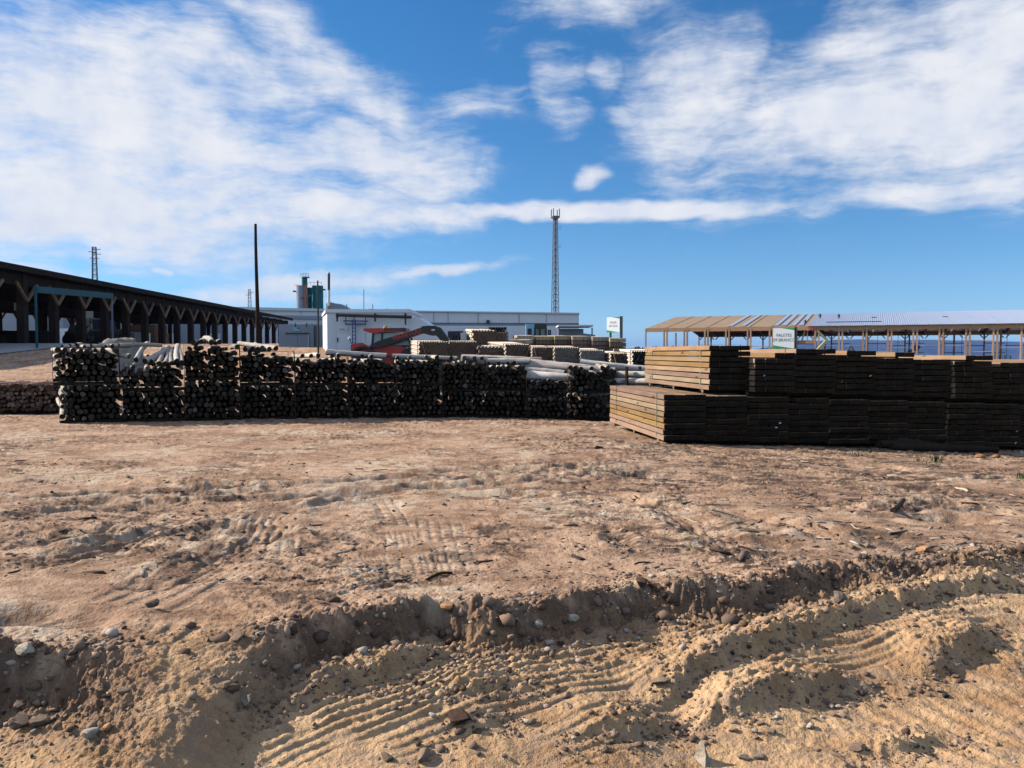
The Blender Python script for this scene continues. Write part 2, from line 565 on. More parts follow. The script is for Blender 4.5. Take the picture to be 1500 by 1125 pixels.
def field_plane(x, y):
    """the big form of the yard, without its relief"""
    x = np.asarray(x, float); y = np.asarray(y, float)
    z = 0.03 - 0.028 * (np.clip(y, 3.0, 21.5) - 13.4) - np.where(x > 2.6, 0.034, 0.010) * np.clip(x - 2.6, -14, 9)
    u = x / np.maximum(y, 3)
    up = 1 - ss(0.13, 0.26, u)
    z = z + up * 0.068 * np.clip(y - 21.8, 0, 34)
    z = z - (1 - up) * ss(22, 120, y) * 0.9
    # the land falls away into a wide valley far behind
    start = 230 + 420 * (1 - ss(0.08, 0.2, u))
    z = z - 150 * ss(0, 1, np.clip((y - start) / 2200, 0, 1))
    return z


ROADZ = 0.0


def on_plane(px, py, zfun=None):
    """where a line of sight meets the yard"""
    r = ray(px, py)
    t = 4.0
    for _ in range(60):
        p = Vector((0, 0, EYE)) + r * t
        z = float(field_plane(p.x, p.y)) if zfun is None else zfun
        t = t + 0.7 * ((EYE - z) / (-r.z) - t)
    p = Vector((0, 0, EYE)) + r * t
    return p.x, p.y


def smooth_poly(pts, n=10):
    out = []
    P = [pts[0]] + list(pts) + [pts[-1]]
    for i in range(1, len(P) - 2):
        p0, p1, p2, p3 = (np.array(P[i + k - 1]) for k in range(4))
        for k in range(n):
            t = k / n
            out.append(0.5 * (2 * p1 + (p2 - p0) * t + (2 * p0 - 5 * p1 + 4 * p2 - p3) * t * t + (3 * p1 - p0 - 3 * p2 + p3) * t ** 3))
    out.append(np.array(P[-2]))
    return np.array(out)


# crest of the little bank that crosses the foreground
crest_px = [(-420, 975), (-200, 960), (0, 952), (100, 950), (190, 945), (260, 940), (330, 936), (400, 922), (470, 912), (550, 902), (640, 899), (740, 893), (850, 880),
            (940, 862), (1010, 872), (1080, 866), (1150, 848), (1240, 834), (1330, 832), (1400, 812), (1500, 810), (1700, 790), (1900, 780)]
crest_w = np.array([on_plane(*p) for p in crest_px])
crest_w = crest_w[np.argsort(crest_w[:, 0])]
ramp_x = on_plane(265, 960)[0]
pit_x0, pit_x1 = on_plane(-150, 1000, -0.05)[0], on_plane(180, 1000, -0.05)[0]


def crest_y(x):
    return np.interp(x, crest_w[:, 0], crest_w[:, 1])


def poly_field(x, y, poly, reach):
    """signed distance (positive on the far side) and run along a polyline, only near it"""
    lo = poly.min(0) - reach; hi = poly.max(0) + reach
    idx = np.nonzero((x > lo[0]) & (x < hi[0]) & (y > lo[1]) & (y < hi[1]))[0]
    if len(idx) == 0: return idx, None, None, 0
    px, py = x[idx], y[idx]
    best = np.full(len(idx), 1e9); sd = np.zeros(len(idx)); run = np.zeros(len(idx))
    acc = 0.0
    for a, b in zip(poly[:-1], poly[1:]):
        dv = b - a; L = float(np.hypot(*dv))
        if L < 1e-6: continue
        dx, dy = dv / L
        t = np.clip((px - a[0]) * dx + (py - a[1]) * dy, 0, L)
        ex = px - a[0] - dx * t; ey = py - a[1] - dy * t
        d2 = ex * ex + ey * ey
        s = np.sign(dx * (py - a[1]) - dy * (px - a[0]))
        m = d2 < best
        best[m] = d2[m]; sd[m] = (s * np.sqrt(d2))[m]; run[m] = (acc + t)[m]
        acc += L
    return idx, sd, run, acc


def world_poly(px_pts, z=None):
    return smooth_poly([on_plane(a, b, z) for a, b in px_pts])


# berms and wheel ruts of the sandy lane: (pixels, height, width)
berms = [
    ([(930, 1072), (1000, 1035), (1060, 1012), (1140, 985), (1210, 962), (1300, 938), (1370, 922), (1450, 908), (1520, 902)], 0.075, 0.085),
    ([(380, 1105), (430, 1084), (500, 1062), (571, 1040), (640, 1018), (700, 1006)], 0.062, 0.08),
    ([(1000, 1092), (1080, 1068), (1160, 1046), (1240, 1032), (1300, 1026)], 0.075, 0.09),
    ([(1325, 1018), (1370, 1000), (1420, 975), (1460, 955)], 0.085, 0.12),
    ([(640, 1118), (700, 1100), (760, 1088)], 0.07, 0.08),
    ([(600, 1070), (680, 1062), (760, 1060), (790, 1050)], 0.05, 0.10),
    ([(870, 948), (900, 920), (950, 912)], 0.05, 0.10),
    ([(760, 990), (860, 962), (930, 945), (1000, 935), (1090, 930), (1180, 918)], 0.055, 0.09),
    ([(1200, 908), (1280, 903), (1340, 895), (1420, 886), (1520, 882)], 0.05, 0.08),
    ([(960, 955), (1040, 945), (1100, 950)], 0.06, 0.09),
    ([(820, 1118), (900, 1100), (960, 1090), (1010, 1078)], 0.06, 0.09),
    ([(1230, 1120), (1330, 1100), (1420, 1080)], 0.03, 0.08),
    ([(60, 1085), (130, 1070), (180, 1058)], 0.06, 0.09),
]
treads = [
    ([(330, 1135), (450, 1095), (600, 1050), (740, 1010), (860, 980), (960, 968), (1060, 966)], 0.30, 0.055, 0.009),
    ([(380, 1058), (450, 1040), (520, 1028), (580, 1018)], 0.14, 0.05, 0.009),
    ([(1010, 1110), (1150, 1010), (1300, 960), (1500, 925)], 0.10, 0.09, 0.006),
    ([(520, 1140), (700, 1085), (850, 1040), (1000, 1000), (1150, 958), (1300, 925), (1500, 895)], 0.15, 0.06, 0.007),
    ([(760, 1140), (900, 1098), (1050, 1055), (1200, 1008), (1350, 972), (1500, 945)], 0.13, 0.06, 0.006),
    ([(1290, 1010), (1400, 1055), (1560, 1115)], 0.45, 0.12, 0.010),
    ([(1280, 1085), (1400, 1120), (1480, 1150)], 0.35, 0.10, 0.008),
    ([(130, 905), (200, 880), (260, 850), (300, 820)], 0.35, 0.12, 0.006),
    ([(250, 1000), (190, 1085), (150, 1140)], 0.25, 0.10, 0.008),
]
field_ruts = [   # (pixels, depth, width) wheel marks on the yard
    ([(-60, 768), (120, 748), (260, 738), (420, 732), (560, 722), (760, 706), (1000, 684)], 0.030, 0.16),
    ([(-60, 738), (150, 726), (330, 718), (500, 708), (640, 697), (760, 690), (960, 680)], 0.032, 0.16),
    ([(-60, 700), (180, 706), (400, 716), (560, 718), (700, 712)], 0.022, 0.12),
    ([(380, 760), (470, 742), (540, 730), (640, 722), (820, 712)], 0.028, 0.13),
    ([(560, 700), (680, 690), (800, 687), (900, 690), (1010, 694)], 0.026, 0.2),
    ([(-40, 820), (60, 800), (160, 782), (240, 760)], 0.035, 0.16),
    ([(-40, 850), (80, 822), (200, 795), (300, 762)], 0.025, 0.16),
    ([(180, 880), (300, 832), (380, 780), (420, 730)], 0.020, 0.2),
    ([(1040, 742), (1120, 760), (1240, 790), (1380, 800)], 0.03, 0.18),
    ([(1180, 730), (1280, 748), (1400, 742), (1520, 760)], 0.035, 0.2),
    ([(860, 720), (960, 742), (1040, 780), (1080, 815)], 0.02, 0.2),
    ([(1270, 680), (1380, 700), (1520, 705)], 0.03, 0.18),
]
tread_patches = [([(596, 762), (602, 800), (610, 846)], 0.20, 0.085), ([(642, 762), (652, 800), (664, 846)], 0.20, 0.085),
                 ([(385, 752), (350, 780), (318, 812)], 0.16, 0.07), ([(412, 770), (412, 800), (408, 826)], 0.10, 0.09),
                 ([(560, 730), (580, 760), (596, 800)], 0.12, 0.08)]
hollows = [   # (px, py, half width m, half depth m, deep m)
    (40, 908, 0.42, 0.16, 0.07), (322, 782, 0.32, 0.30, 0.09), (392, 786, 0.22, 0.26, 0.05), (215, 858, 0.16, 0.10, 0.03),
    (90, 785, 0.5, 0.3, 0.06), (470, 728, 0.35, 0.25, 0.05), (170, 742, 0.6, 0.3, 0.05), (690, 700, 0.5, 0.3, 0.05),
    (1390, 762, 0.35, 0.25, 0.07), (1280, 790, 0.5, 0.22, 0.05), (720, 728, 0.6, 0.25, 0.05), (905, 790, 0.12, 0.3, 0.035),
    (960, 700, 0.4, 0.3, 0.04), (660, 818, 0.16, 0.12, 0.03), (1100, 800, 0.5, 0.2, 0.05), (1340, 720, 0.4, 0.3, 0.05), (1200, 700, 0.5, 0.3, 0.04),
]
berms = [(world_poly(p, 0.0), h, w) for p, h, w in berms]
treads = [(world_poly(p, 0.0 if p[0][1] > 915 else None), W_, l, a) for p, W_, l, a in treads]
field_ruts = [(world_poly(p), dpt, w * 0.75) for p, dpt, w in field_ruts]
tread_patches = [(world_poly(p), w, l) for p, w, l in tread_patches]
hollows = [(*on_plane(a, b), c, e, f) for a, b, c, e, f in hollows]


def ground_height(x, y):
    """height of the yard with all its relief; also how sandy, dark (bank shade included) and dusty the soil is"""
    x = np.asarray(x, float).ravel(); y = np.asarray(y, float).ravel()
    z = field_plane(x, y)
    soil = np.zeros((len(x), 3))
    near = np.nonzero((y < 30) & (y > 0.5))[0]
    xn, yn = x[near], y[near]
    zf = z[near].copy()
    wob = fbm(xn * 1.5, yn * 1.5, 2, 0.5, 1) * 0.16 + fbm(xn * 6, yn * 6, 3, 0.6, 5) * 0.020
    s = yn - crest_y(xn) + wob
    ramp = np.exp(-((xn - ramp_x - 0.25 * (crest_y(xn) - yn)) / 0.27) ** 2)
    pit = ss(pit_x0, pit_x0 + 0.3, xn) * (1 - ss(pit_x1 - 0.25, pit_x1, xn))
    width = 0.10 + 0.13 * np.clip(fbm(xn * 2.3, xn * 0 + 4.0, 2, 0.5, 9) + 0.3, 0, 1) + ramp * 1.0
    edge = 1 - ss(-1, 0, s / width)          # 1 on the lane, 0 on the yard
    zr = ROADZ + (0.155 + 0.03 * ss(0.0, 2.6, xn) - 0.05 * (1 - ss(pit_x1 - 0.3, pit_x1 + 0.2, xn))) * ss(-1.6, -0.3, s) + 0.035 * fbm(xn * 0.9, yn * 0.9, 2, 0.5, 13) - 0.045 * pit * ss(-0.9, -0.3, s) * (s < 0)
    # scree at the foot of the bank
    talus = np.exp(-np.clip((-s - width), 0, 9) / 0.14) * (s < 0) * 0.045 * (0.6 + 1.1 * np.clip(fbm(xn * 3, yn * 3, 3, 0.6, 21) + 0.2, 0, 1)) * (1 - ramp)
    lip = np.exp(-(np.clip(s, 0, 9) / 0.22) ** 2) * (s > 0) * 0.012 * (1 - ramp) * (1 + 0.6 * fbm(xn * 3, yn * 3, 2, 0.5, 23))
    lip = lip * (1 + 0.5 * ss(0.8, 2.2, xn))
    zz = zf * (1 - edge) + zr * edge + talus + lip
    lane = edge.copy()
    # relief of the yard: churned, crusty, drawn out by wheels
    churn = ss(-0.15, 0.35, fbm(xn * 0.45, yn * 0.3, 3, 0.6, 31) + 0.14 * ss(0.5, 3, xn) + 0.06)
    wx = xn + 0.25 * fbm(xn * 1.1, yn * 1.1, 2, 0.5, 33); wy = yn + 0.25 * fbm(xn * 1.1 + 9, yn * 1.1, 2, 0.5, 35)
    far = 1 + 0.05 * np.clip(yn - 6, 0, 12)
    rel = 0.022 * fbm(wx * 1.2, wy * 1.9, 3, 0.5, 37)
    rel += (0.008 + 0.012 * churn) * fbm(wx * 3.0, wy * 4.5, 4, 0.6, 41, ridged=True) * far
    rel += (0.006 + 0.012 * churn) * fbm(wx * 9, wy * 13, 5, 0.66, 43) * far
    rel_l = 0.016 * fbm(xn * 3.2, yn * 4.2, 4, 0.6, 47) + 0.011 * fbm(xn * 9, yn * 9, 4, 0.65, 51, ridged=True) * (0.5 + 0.9 * ss(-0.1, 0.3, fbm(xn, yn, 2, 0.5, 53)))
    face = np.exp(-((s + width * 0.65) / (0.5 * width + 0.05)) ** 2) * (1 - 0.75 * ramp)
    rough = (0.018 * fbm(xn * 9, yn * 9, 4, 0.68, 57, ridged=True) + 0.040 * fbm(xn * 21, yn * 21, 4, 0.7, 59)) * face
    pressed = np.zeros(len(xn)); stamp = np.zeros(len(xn))
    for poly, wd, lam, amp in treads:
        idx, sd, run, L = poly_field(xn, yn, poly, wd + 0.1)
        if len(idx) == 0: continue
        k = sd + 0.022 * fbm(xn[idx] * 3, yn[idx] * 3, 2, 0.5, 81)
        win = (1 - ss(wd * 0.85, wd, np.abs(sd))) * ss(0, 0.3, run) * (1 - ss(L - 0.3, L, run))
        win *= ss(-0.45, -0.1, fbm(xn[idx] * 2.0, yn[idx] * 2.0, 3, 0.6, 83))
        pressed[idx] = np.maximum(pressed[idx], win)
        lug = np.clip(np.sin(2 * np.pi * run / 0.045 + 2.0 * np.sign(k)), -0.3, 1)
        stamp[idx] += win * amp * (np.tanh(2.5 * np.sin(2 * np.pi * k / lam)) + 0.18 * lug) * (0.85 + 0.5 * fbm(xn[idx] * 7, yn[idx] * 7, 2, 0.5, 84))
    for poly, w, lam in tread_patches:
        idx, sd, run, L = poly_field(xn, yn, poly, w + 0.1)
        if len(idx) == 0: continue
        pressed[idx] = np.maximum(pressed[idx], (1 - ss(w * 0.9, w * 1.2, np.abs(sd))) * ss(0, 0.2, run) * (1 - ss(L - 0.2, L, run)))
    # long thin smears that wheels drew over the yard
    ang_s = 0.25 * fbm(xn * 0.25, yn * 0.25, 2, 0.5, 131)
    smear = fbm(wx * 1.3 + yn * ang_s, wy * 9.0 - xn * (0.9 + 2.0 * ang_s), 4, 0.6, 133, ridged=True)
    rel += 0.017 * smear * ss(-0.2, 0.25, fbm(xn * 0.5, yn * 0.35, 2, 0.5, 137)) * far
    zz += rel * (1 - lane) * (1 - 0.9 * pressed) + rel_l * lane * (1 - 0.85 * pressed) + rough + stamp
    cl = np.nonzero(yn < 11)[0]
    xc, yc_ = xn[cl], yn[cl]
    loose = np.clip(face[cl] * 0.8 + np.exp(-((s[cl] + 0.4) / 0.22) ** 2) * (1 - ramp[cl]) + np.exp(-((s[cl] - 0.05) / 0.12) ** 2), 0, 1)
    patch = ss(0.02, 0.3, fbm(xc * 0.9, yc_ * 0.9, 3, 0.6, 141)) * (1 - pressed[cl]) * (0.3 + 0.5 * lane[cl]) * (1 - 0.8 * ramp[cl]) + 0.35 * churn[cl] * (1 - lane[cl]) * ss(0.0, 0.25, fbm(xc * 1.7, yc_ * 1.7, 2, 0.5, 143))
    amt = np.clip(loose + patch, 0, 1)
    zz[cl] += amt * (0.55 * crumbs(xc, yc_, 26.0, 0.72, 5) * (1 - 0.6 * face[cl]) + 0.7 * crumbs(xc, yc_, 52.0, 0.5, 7))
    dark = 0.85 * churn * ss(-0.1, 0.25, fbm(wx * 1.8, wy * 3.2, 4, 0.6, 61)) * (1 - lane)
    dark += 0.75 * ss(-0.3, 3.2, xn) * ss(-0.2, 0.3, fbm(wx * 0.9, wy * 1.4, 3, 0.6, 63)) * (1 - lane)
    dust = ss(0.0, 0.4, fbm(wx * 0.7, wy * 0.5, 3, 0.55, 67)) * (1 - 0.6 * ss(0.5, 3.5, xn))
    for poly, h, w in berms:
        idx, sd, run, L = poly_field(xn, yn, poly, 0.6)
        if len(idx) == 0: continue
        k = sd + 0.05 * fbm(xn[idx] * 5, yn[idx] * 5, 3, 0.6, 71) + 0.02 * fbm(xn[idx] * 17, yn[idx] * 17, 2, 0.6, 73)
        prof = np.where(k > 0, np.exp(-(k / (w * 1.9)) ** 2), np.exp(-(k / (w * 0.38)) ** 2))
        ends = ss(0, 0.35, run) * (1 - ss(L - 0.35, L, run))
        zz[idx] += h * prof * ends * (0.95 + 0.5 * fbm(xn[idx] * 2.2, yn[idx] * 2.2, 2, 0.5, 77)) * lane[idx]
        zz[idx] += 0.022 * prof * ends * fbm(xn[idx] * 16, yn[idx] * 16, 4, 0.68, 79, ridged=True) * lane[idx]
        zz[idx] += prof * ends * lane[idx] * (0.7 * crumbs(xn[idx], yn[idx], 34.0, 0.6, 11) + 0.4 * crumbs(xn[idx], yn[idx], 17.0, 0.85, 13))
    for poly, dpt, w in field_ruts:
        idx, sd, run, L = poly_field(xn, yn, poly, 3 * w)
        if len(idx) == 0: continue
        k = sd + 0.10 * fbm(xn[idx] * 1.3, yn[idx] * 1.3, 3, 0.6, 87)
        prof = -np.exp(-(k / w) ** 2) + 0.55 * np.exp(-((np.abs(k) - 1.7 * w) / (0.55 * w)) ** 2)
        ends = ss(0, 0.8, run) * (1 - ss(L - 0.8, L, run)) * ss(-0.55, -0.1, fbm(xn[idx] * 0.8, yn[idx] * 0.8, 2, 0.5, 89))
        groove = np.exp(-(k / (1.2 * w)) ** 2) * np.tanh(2.2 * np.sin(2 * np.pi * k / (0.55 * w)))
        zz[idx] += ends * (1 - lane[idx]) * (1.7 * dpt * prof * (1 + 0.6 * fbm(xn[idx] * 5, yn[idx] * 5, 2, 0.5, 90)) + 0.3 * dpt * groove)
        dark[idx] = np.maximum(dark[idx], 0.75 * ends * np.exp(-(k / (0.8 * w)) ** 2) * (1 - lane[idx]) * ss(-0.2, 0.3, fbm(xn[idx] * 1.5, yn[idx] * 4, 2, 0.5, 95)))
        dust[idx] = np.maximum(dust[idx], 0.9 * ends * np.exp(-((np.abs(k) - 1.9 * w) / (0.7 * w)) ** 2))
    for poly, w, lam in tread_patches:
        idx, sd, run, L = poly_field(xn, yn, poly, w + 0.1)
        if len(idx) == 0: continue
        win = (1 - ss(w * 0.8, w, np.abs(sd))) * ss(0, 0.2, run) * (1 - ss(L - 0.2, L, run)) * ss(-0.4, 0.0, fbm(xn[idx] * 2, yn[idx] * 2, 2, 0.5, 91))
        zz[idx] += win * -0.010 * (1 - np.abs(np.sin(np.pi * sd / lam + 0.35 * fbm(xn[idx] * 3, yn[idx] * 3, 2, 0.5, 92)))) ** 2
        dust[idx] = np.maximum(dust[idx], 0.6 * win)
    for hx, hy, a, b, dpt in hollows:
        q = ((xn - hx) / a) ** 2 + ((yn - hy) / b) ** 2
        m = np.exp(-q * 1.2) * (1 - lane)
        zz += -dpt * m * (1 + 0.8 * fbm(xn * 5, yn * 5, 2, 0.5, 93)) + 0.35 * dpt * np.exp(-((np.sqrt(q) - 1.25) / 0.3) ** 2) * (1 - lane)
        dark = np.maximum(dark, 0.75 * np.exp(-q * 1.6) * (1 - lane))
    dark = np.maximum(dark, face * 0.9 * (s < 0.03))  # bank face: dark fresh soil, deepened for the shade it lies in
    z[near] = zz
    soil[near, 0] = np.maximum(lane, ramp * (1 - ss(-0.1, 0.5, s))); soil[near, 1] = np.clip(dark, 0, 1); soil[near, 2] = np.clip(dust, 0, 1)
    mid = np.nonzero((y >= 30) & (y < 260))[0]
    if len(mid):
        z[mid] += 0.06 * fbm(x[mid] * 0.3, y[mid] * 0.3, 3, 0.5, 97)
    return z, soil


NCOL = 1150
inv = np.linspace(1 / 2.35, 1 / 24.0, 720)
rows = np.concatenate([[-40, -20, -10, -5, -2, 0, 1.2, 1.9], 1 / inv, np.geomspace(24.4, 120, 90), np.geomspace(124, 16000, 60)])
half = np.where(rows > 2.3, 0.72 * rows + 1.3, 3.0 + 1.4 * (2.3 - rows))
uu = np.linspace(-1, 1, NCOL)
GX = half[:, None] * uu[None, :]
GY = np.repeat(rows[:, None], NCOL, 1)
gz, gsoil = ground_height(GX, GY)
nr = len(rows)
verts = np.stack([GX.ravel(), GY.ravel(), gz], 1).astype(np.float32)
a_ = (np.arange(nr - 1)[:, None] * NCOL + np.arange(NCOL - 1)[None, :]).ravel()
quads = np.stack([a_, a_ + 1, a_ + NCOL + 1, a_ + NCOL], 1).astype(np.int32)
gm = bpy.data.meshes.new("ground")
gm.vertices.add(len(verts)); gm.vertices.foreach_set("co", verts.ravel())
gm.loops.add(quads.size); gm.loops.foreach_set("vertex_index", quads.ravel())
gm.polygons.add(len(quads))
gm.polygons.foreach_set("loop_start", np.arange(0, quads.size, 4, dtype=np.int32))
gm.polygons.foreach_set("use_smooth", np.ones(len(quads), bool))
gm.update(calc_edges=True)
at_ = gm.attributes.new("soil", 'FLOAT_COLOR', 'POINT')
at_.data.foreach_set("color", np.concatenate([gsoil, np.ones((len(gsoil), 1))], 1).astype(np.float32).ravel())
gx_, gy_ = GX.ravel(), GY.ravel()
tone = np.stack([fbm(gx_ * 0.8, gy_ * 0.8, 4, 0.6, 101), fbm(gx_ * 5, gy_ * 6, 5, 0.65, 103), fbm(gx_ * 4.5, gy_ * 9, 5, 0.65, 107)], 1) * 0.55 + 0.5
at2 = gm.attributes.new("tone", 'FLOAT_COLOR', 'POINT')
at2.data.foreach_set("color", np.concatenate([np.clip(tone, 0, 1), np.ones((len(tone), 1))], 1).astype(np.float32).ravel())

m_, n_, p_ = material('yard_soil')
geo = n_.t.nodes.new('ShaderNodeNewGeometry').outputs['Position']
an = n_.t.nodes.new('ShaderNodeAttribute'); an.attribute_name = "soil"
sp = n_.t.nodes.new('ShaderNodeSeparateColor'); n_.put(sp.inputs[0], an.outputs['Color'])
lane_, dark_, dust_ = sp.outputs[0], sp.outputs[1], sp.outputs[2]
an2 = n_.t.nodes.new('ShaderNodeAttribute'); an2.attribute_name = "tone"
sp2 = n_.t.nodes.new('ShaderNodeSeparateColor'); n_.put(sp2.inputs[0], an2.outputs['Color'])
nA, nB, nD = sp2.outputs[0], sp2.outputs[1], sp2.outputs[2]
nC = n_.noise(geo, 45.0, 3.0, 0.7)
mixn = n_.math('ADD', n_.math('MULTIPLY', nA, 0.4), n_.math('ADD', n_.math('MULTIPLY', nB, 0.35), n_.math('MULTIPLY', nC, 0.25)))
yard = n_.mix(n_.range(mixn, 0.36, 0.62), (0.31, 0.178, 0.107), (0.58, 0.37, 0.235))
yard = n_.mix(n_.math('MULTIPLY', dust_, n_.range(nB, 0.35, 0.65)), yard, (0.61, 0.465, 0.325))
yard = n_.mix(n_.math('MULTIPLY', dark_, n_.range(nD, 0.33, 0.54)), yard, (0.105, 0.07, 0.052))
lanec = n_.mix(n_.range(mixn, 0.36, 0.64), (0.42, 0.240, 0.120), (0.69, 0.440, 0.235))
lanec = n_.mix(n_.range(nD, 0.52, 0.66, 0, 0.6), lanec, (0.42, 0.28, 0.18))
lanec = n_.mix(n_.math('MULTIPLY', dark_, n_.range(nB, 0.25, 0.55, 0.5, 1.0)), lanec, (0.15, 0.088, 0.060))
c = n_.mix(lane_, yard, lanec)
# the valley far below is scrub and dry grass
sy = n_.t.nodes.new('ShaderNodeSeparateXYZ'); n_.put(sy.inputs[0], geo)
scrub = n_.mix(n_.range(n_.noise(geo, 0.004, 3.0, 0.6), 0.4, 0.6), (0.045, 0.055, 0.03), (0.12, 0.10, 0.055))
c = n_.mix(n_.range(sy.outputs[1], 230, 420), c, scrub)
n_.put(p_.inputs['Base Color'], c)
p_.inputs['Roughness'].default_value = 0.95
p_.inputs['Specular IOR Level'].default_value = 0.15
hgt = nC
n_.put(p_.inputs['Normal'], n_.bump(hgt, 0.8, 0.02))
M['soil'] = m_
gm.materials.append(m_)
ground = link("ground", gm)
tag(ground, kind='structure')


def gh(x, y):
    return float(ground_height(np.array([x]), np.array([y]))[0][0])


TS = np.concatenate([1 / np.linspace(1 / 2.0, 1 / 9.0, 420), 1 / np.linspace(1 / 9.1, 1 / 40.0, 160)])


def on_ground_many(pix):
    """the visible yard surface under many pixels"""
    rr = np.array([ray(*p)[:] for p in pix])
    T_ = TS[None, :]
    X = rr[:, 0:1] * T_; Y = rr[:, 1:2] * T_; Z = EYE + rr[:, 2:3] * T_
    g = ground_height(X, Y)[0].reshape(X.shape)
    below = Z < g
    i = np.where(below.any(1), below.argmax(1), T_.shape[1] - 1)
    k = np.arange(len(pix))
    return [Vector((float(X[a, b]), float(Y[a, b]), float(g[a, b]))) for a, b in zip(k, i)]


def on_ground(px, py):
    return on_ground_many([(px, py)])[0]

# ------------------------------------------------------------------ round poles
def pole_mesh(name, length, r, mats, seed, n=10, rings=4, point=0.0, flare=0.1, swell=0.0, gnarl=0.0):
    """a peeled round pole along +y, its front end at y = 0; `point` sharpens the far end"""
    rnd = random.Random(seed)
    mb = MB()
    bx, bz = rnd.uniform(-1, 1) * 0.012 * length, rnd.uniform(-1, 1) * 0.008 * length
    ph = [rnd.uniform(0, 6.28) for _ in range(3)]
    ys = [i / (rings - 1) for i in range(rings)]
    vs = []
    for t in ys:
        rr = r * (1 + flare * (1 - t) - 0.04 * t + swell * min(1.0, t * 5)) * (1 + gnarl * rnd.uniform(-1, 1))
        ox, oz = bx * (1 + 6 * gnarl) * math.sin(math.pi * t) + gnarl * 0.25 * r * rnd.uniform(-1, 1), bz * math.sin(math.pi * t)
        for i in range(n):
            a = 2 * math.pi * i / n
            q = rr * (1 + 0.07 * math.sin(2 * a + ph[0] + 2 * t) + 0.05 * math.sin(3 * a + ph[1] - 4 * t))
            vs.append((ox + q * math.cos(a), t * length + (0.012 * math.sin(a + ph[2]) if t in (0, 1) else 0), oz + q * math.sin(a)))
    fs = [(k * n + (i + 1) % n, k * n + i, (k + 1) * n + i, (k + 1) * n + (i + 1) % n) for k in range(rings - 1) for i in range(n)]
    mb.add(vs, fs, 0)
    mb.add(vs, [tuple(range(n))], 1)
    last = (rings - 1) * n
    if point > 0:
        tip = (0, length + point, 0)
        mb.add(vs[last:] + [tip], [((i + 1) % n, i, n) for i in range(n)], 1)
    else:
        mb.add(vs, [tuple(last + i for i in range(n - 1, -1, -1))], 1)
    me = mb.mesh(name, mats, True)
    sm = np.array([m == 0 for m in mb.m]); me.polygons.foreach_set("use_smooth", sm)
    return me


pole_meshes = [pole_mesh('pole', 3.6 + 0.2 * math.sin(i * 2.1), 0.060, [M['pole'], M['pole_end']], 100 + i, flare=-0.06) for i in range(8)]
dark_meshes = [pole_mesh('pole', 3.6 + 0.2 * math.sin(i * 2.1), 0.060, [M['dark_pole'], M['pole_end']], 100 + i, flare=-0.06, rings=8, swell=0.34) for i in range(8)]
red_meshes = [pole_mesh('red_pole', 2.2, 0.05, [M['red_pole'], M['red_end']], 200 + i) for i in range(4)]
unit_log = [pole_mesh('log', 1.0, 0.07, [M['log'], M['stake_grey']], 300 + i, n=12, rings=14, flare=0.22, gnarl=0.07) for i in range(4)]

ORD = ['first', 'second', 'third', 'fourth', 'fifth', 'sixth', 'seventh', 'eighth', 'ninth', 'tenth', 'eleventh', 'twelfth']


def pole_bundle(label, origin, yaw, width, height, meshes=pole_meshes, pitch_x=0.138, pitch_z=0.126, depth=2.4, bearer=True, strap=True, seed=0, skip_top=0.0, lean=0.0, edge=False):
    """poles strapped to one bundle, their ends in the face that looks along local -y"""
    rnd = random.Random(seed)
    t = thing('pole_bundle', label, 'pole bundle', origin, yaw, 'strapped bundles of round poles in the front row')
    z0 = 0.075 if bearer else 0.0
    nrow = max(2, round((height - z0) / pitch_z)); ncol = max(4, round(width / pitch_x))
    for r in range(nrow):
        half_ = (r % 2) * 0.35 * pitch_x
        for c in range(ncol):
            if r == nrow - 1 and rnd.random() < skip_top: continue
            x = -width / 2 + (c + 0.5) * width / ncol + half_ - 0.17 * pitch_x + rnd.uniform(-0.018, 0.018)
            z = z0 + (r + 0.5) * pitch_z + rnd.uniform(-0.014, 0.014) + 0.018 * math.sin(c * 1.1 + r + seed)
            k = rnd.uniform(0.76, 1.12)
            pale = meshes is not pole_meshes or r == nrow - 1 or (c == 0 and edge)  # sunlit top row and left edge pale, the rest in the shade-dark copy
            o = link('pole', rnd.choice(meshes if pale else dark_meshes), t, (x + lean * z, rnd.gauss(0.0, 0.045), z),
                     (rnd.uniform(-0.006, 0.006), rnd.uniform(0, 6.28), rnd.uniform(-0.022, 0.022)), (k, 1, k))
    if bearer:
        for yy in (0.14, 2.8):
            MB().bar((-width / 2 - 0.01, yy, 0.037), (width / 2 + 0.01, yy, 0.037), 0.09, 0.07).build('bearer', M['old_wood'], t)
    if strap:
        for yy in (0.16, 2.8):
            h = z0 + nrow * pitch_z
            mb = MB()
            w2 = width / 2 + 0.012
            mb.box(-w2, w2, yy, yy + 0.03, h + 0.005, h + 0.012)
            mb.box(-w2 - 0.008, -w2, yy, yy + 0.03, 0.02, h + 0.012); mb.box(w2, w2 + 0.008, yy, yy + 0.03, 0.02, h + 0.012)
            mb.build('strap', M['rust_strap'], t)
        if rnd.random() < 0.6:   # thin slat nailed up the side of the face
            MB().bar((w2 + 0.015, -0.04, 0.03), (w2 - 0.02, -0.05, h + 0.02), 0.025, 0.03).build('side_slat', M['old_wood'], t)
    return t, z0 + nrow * pitch_z


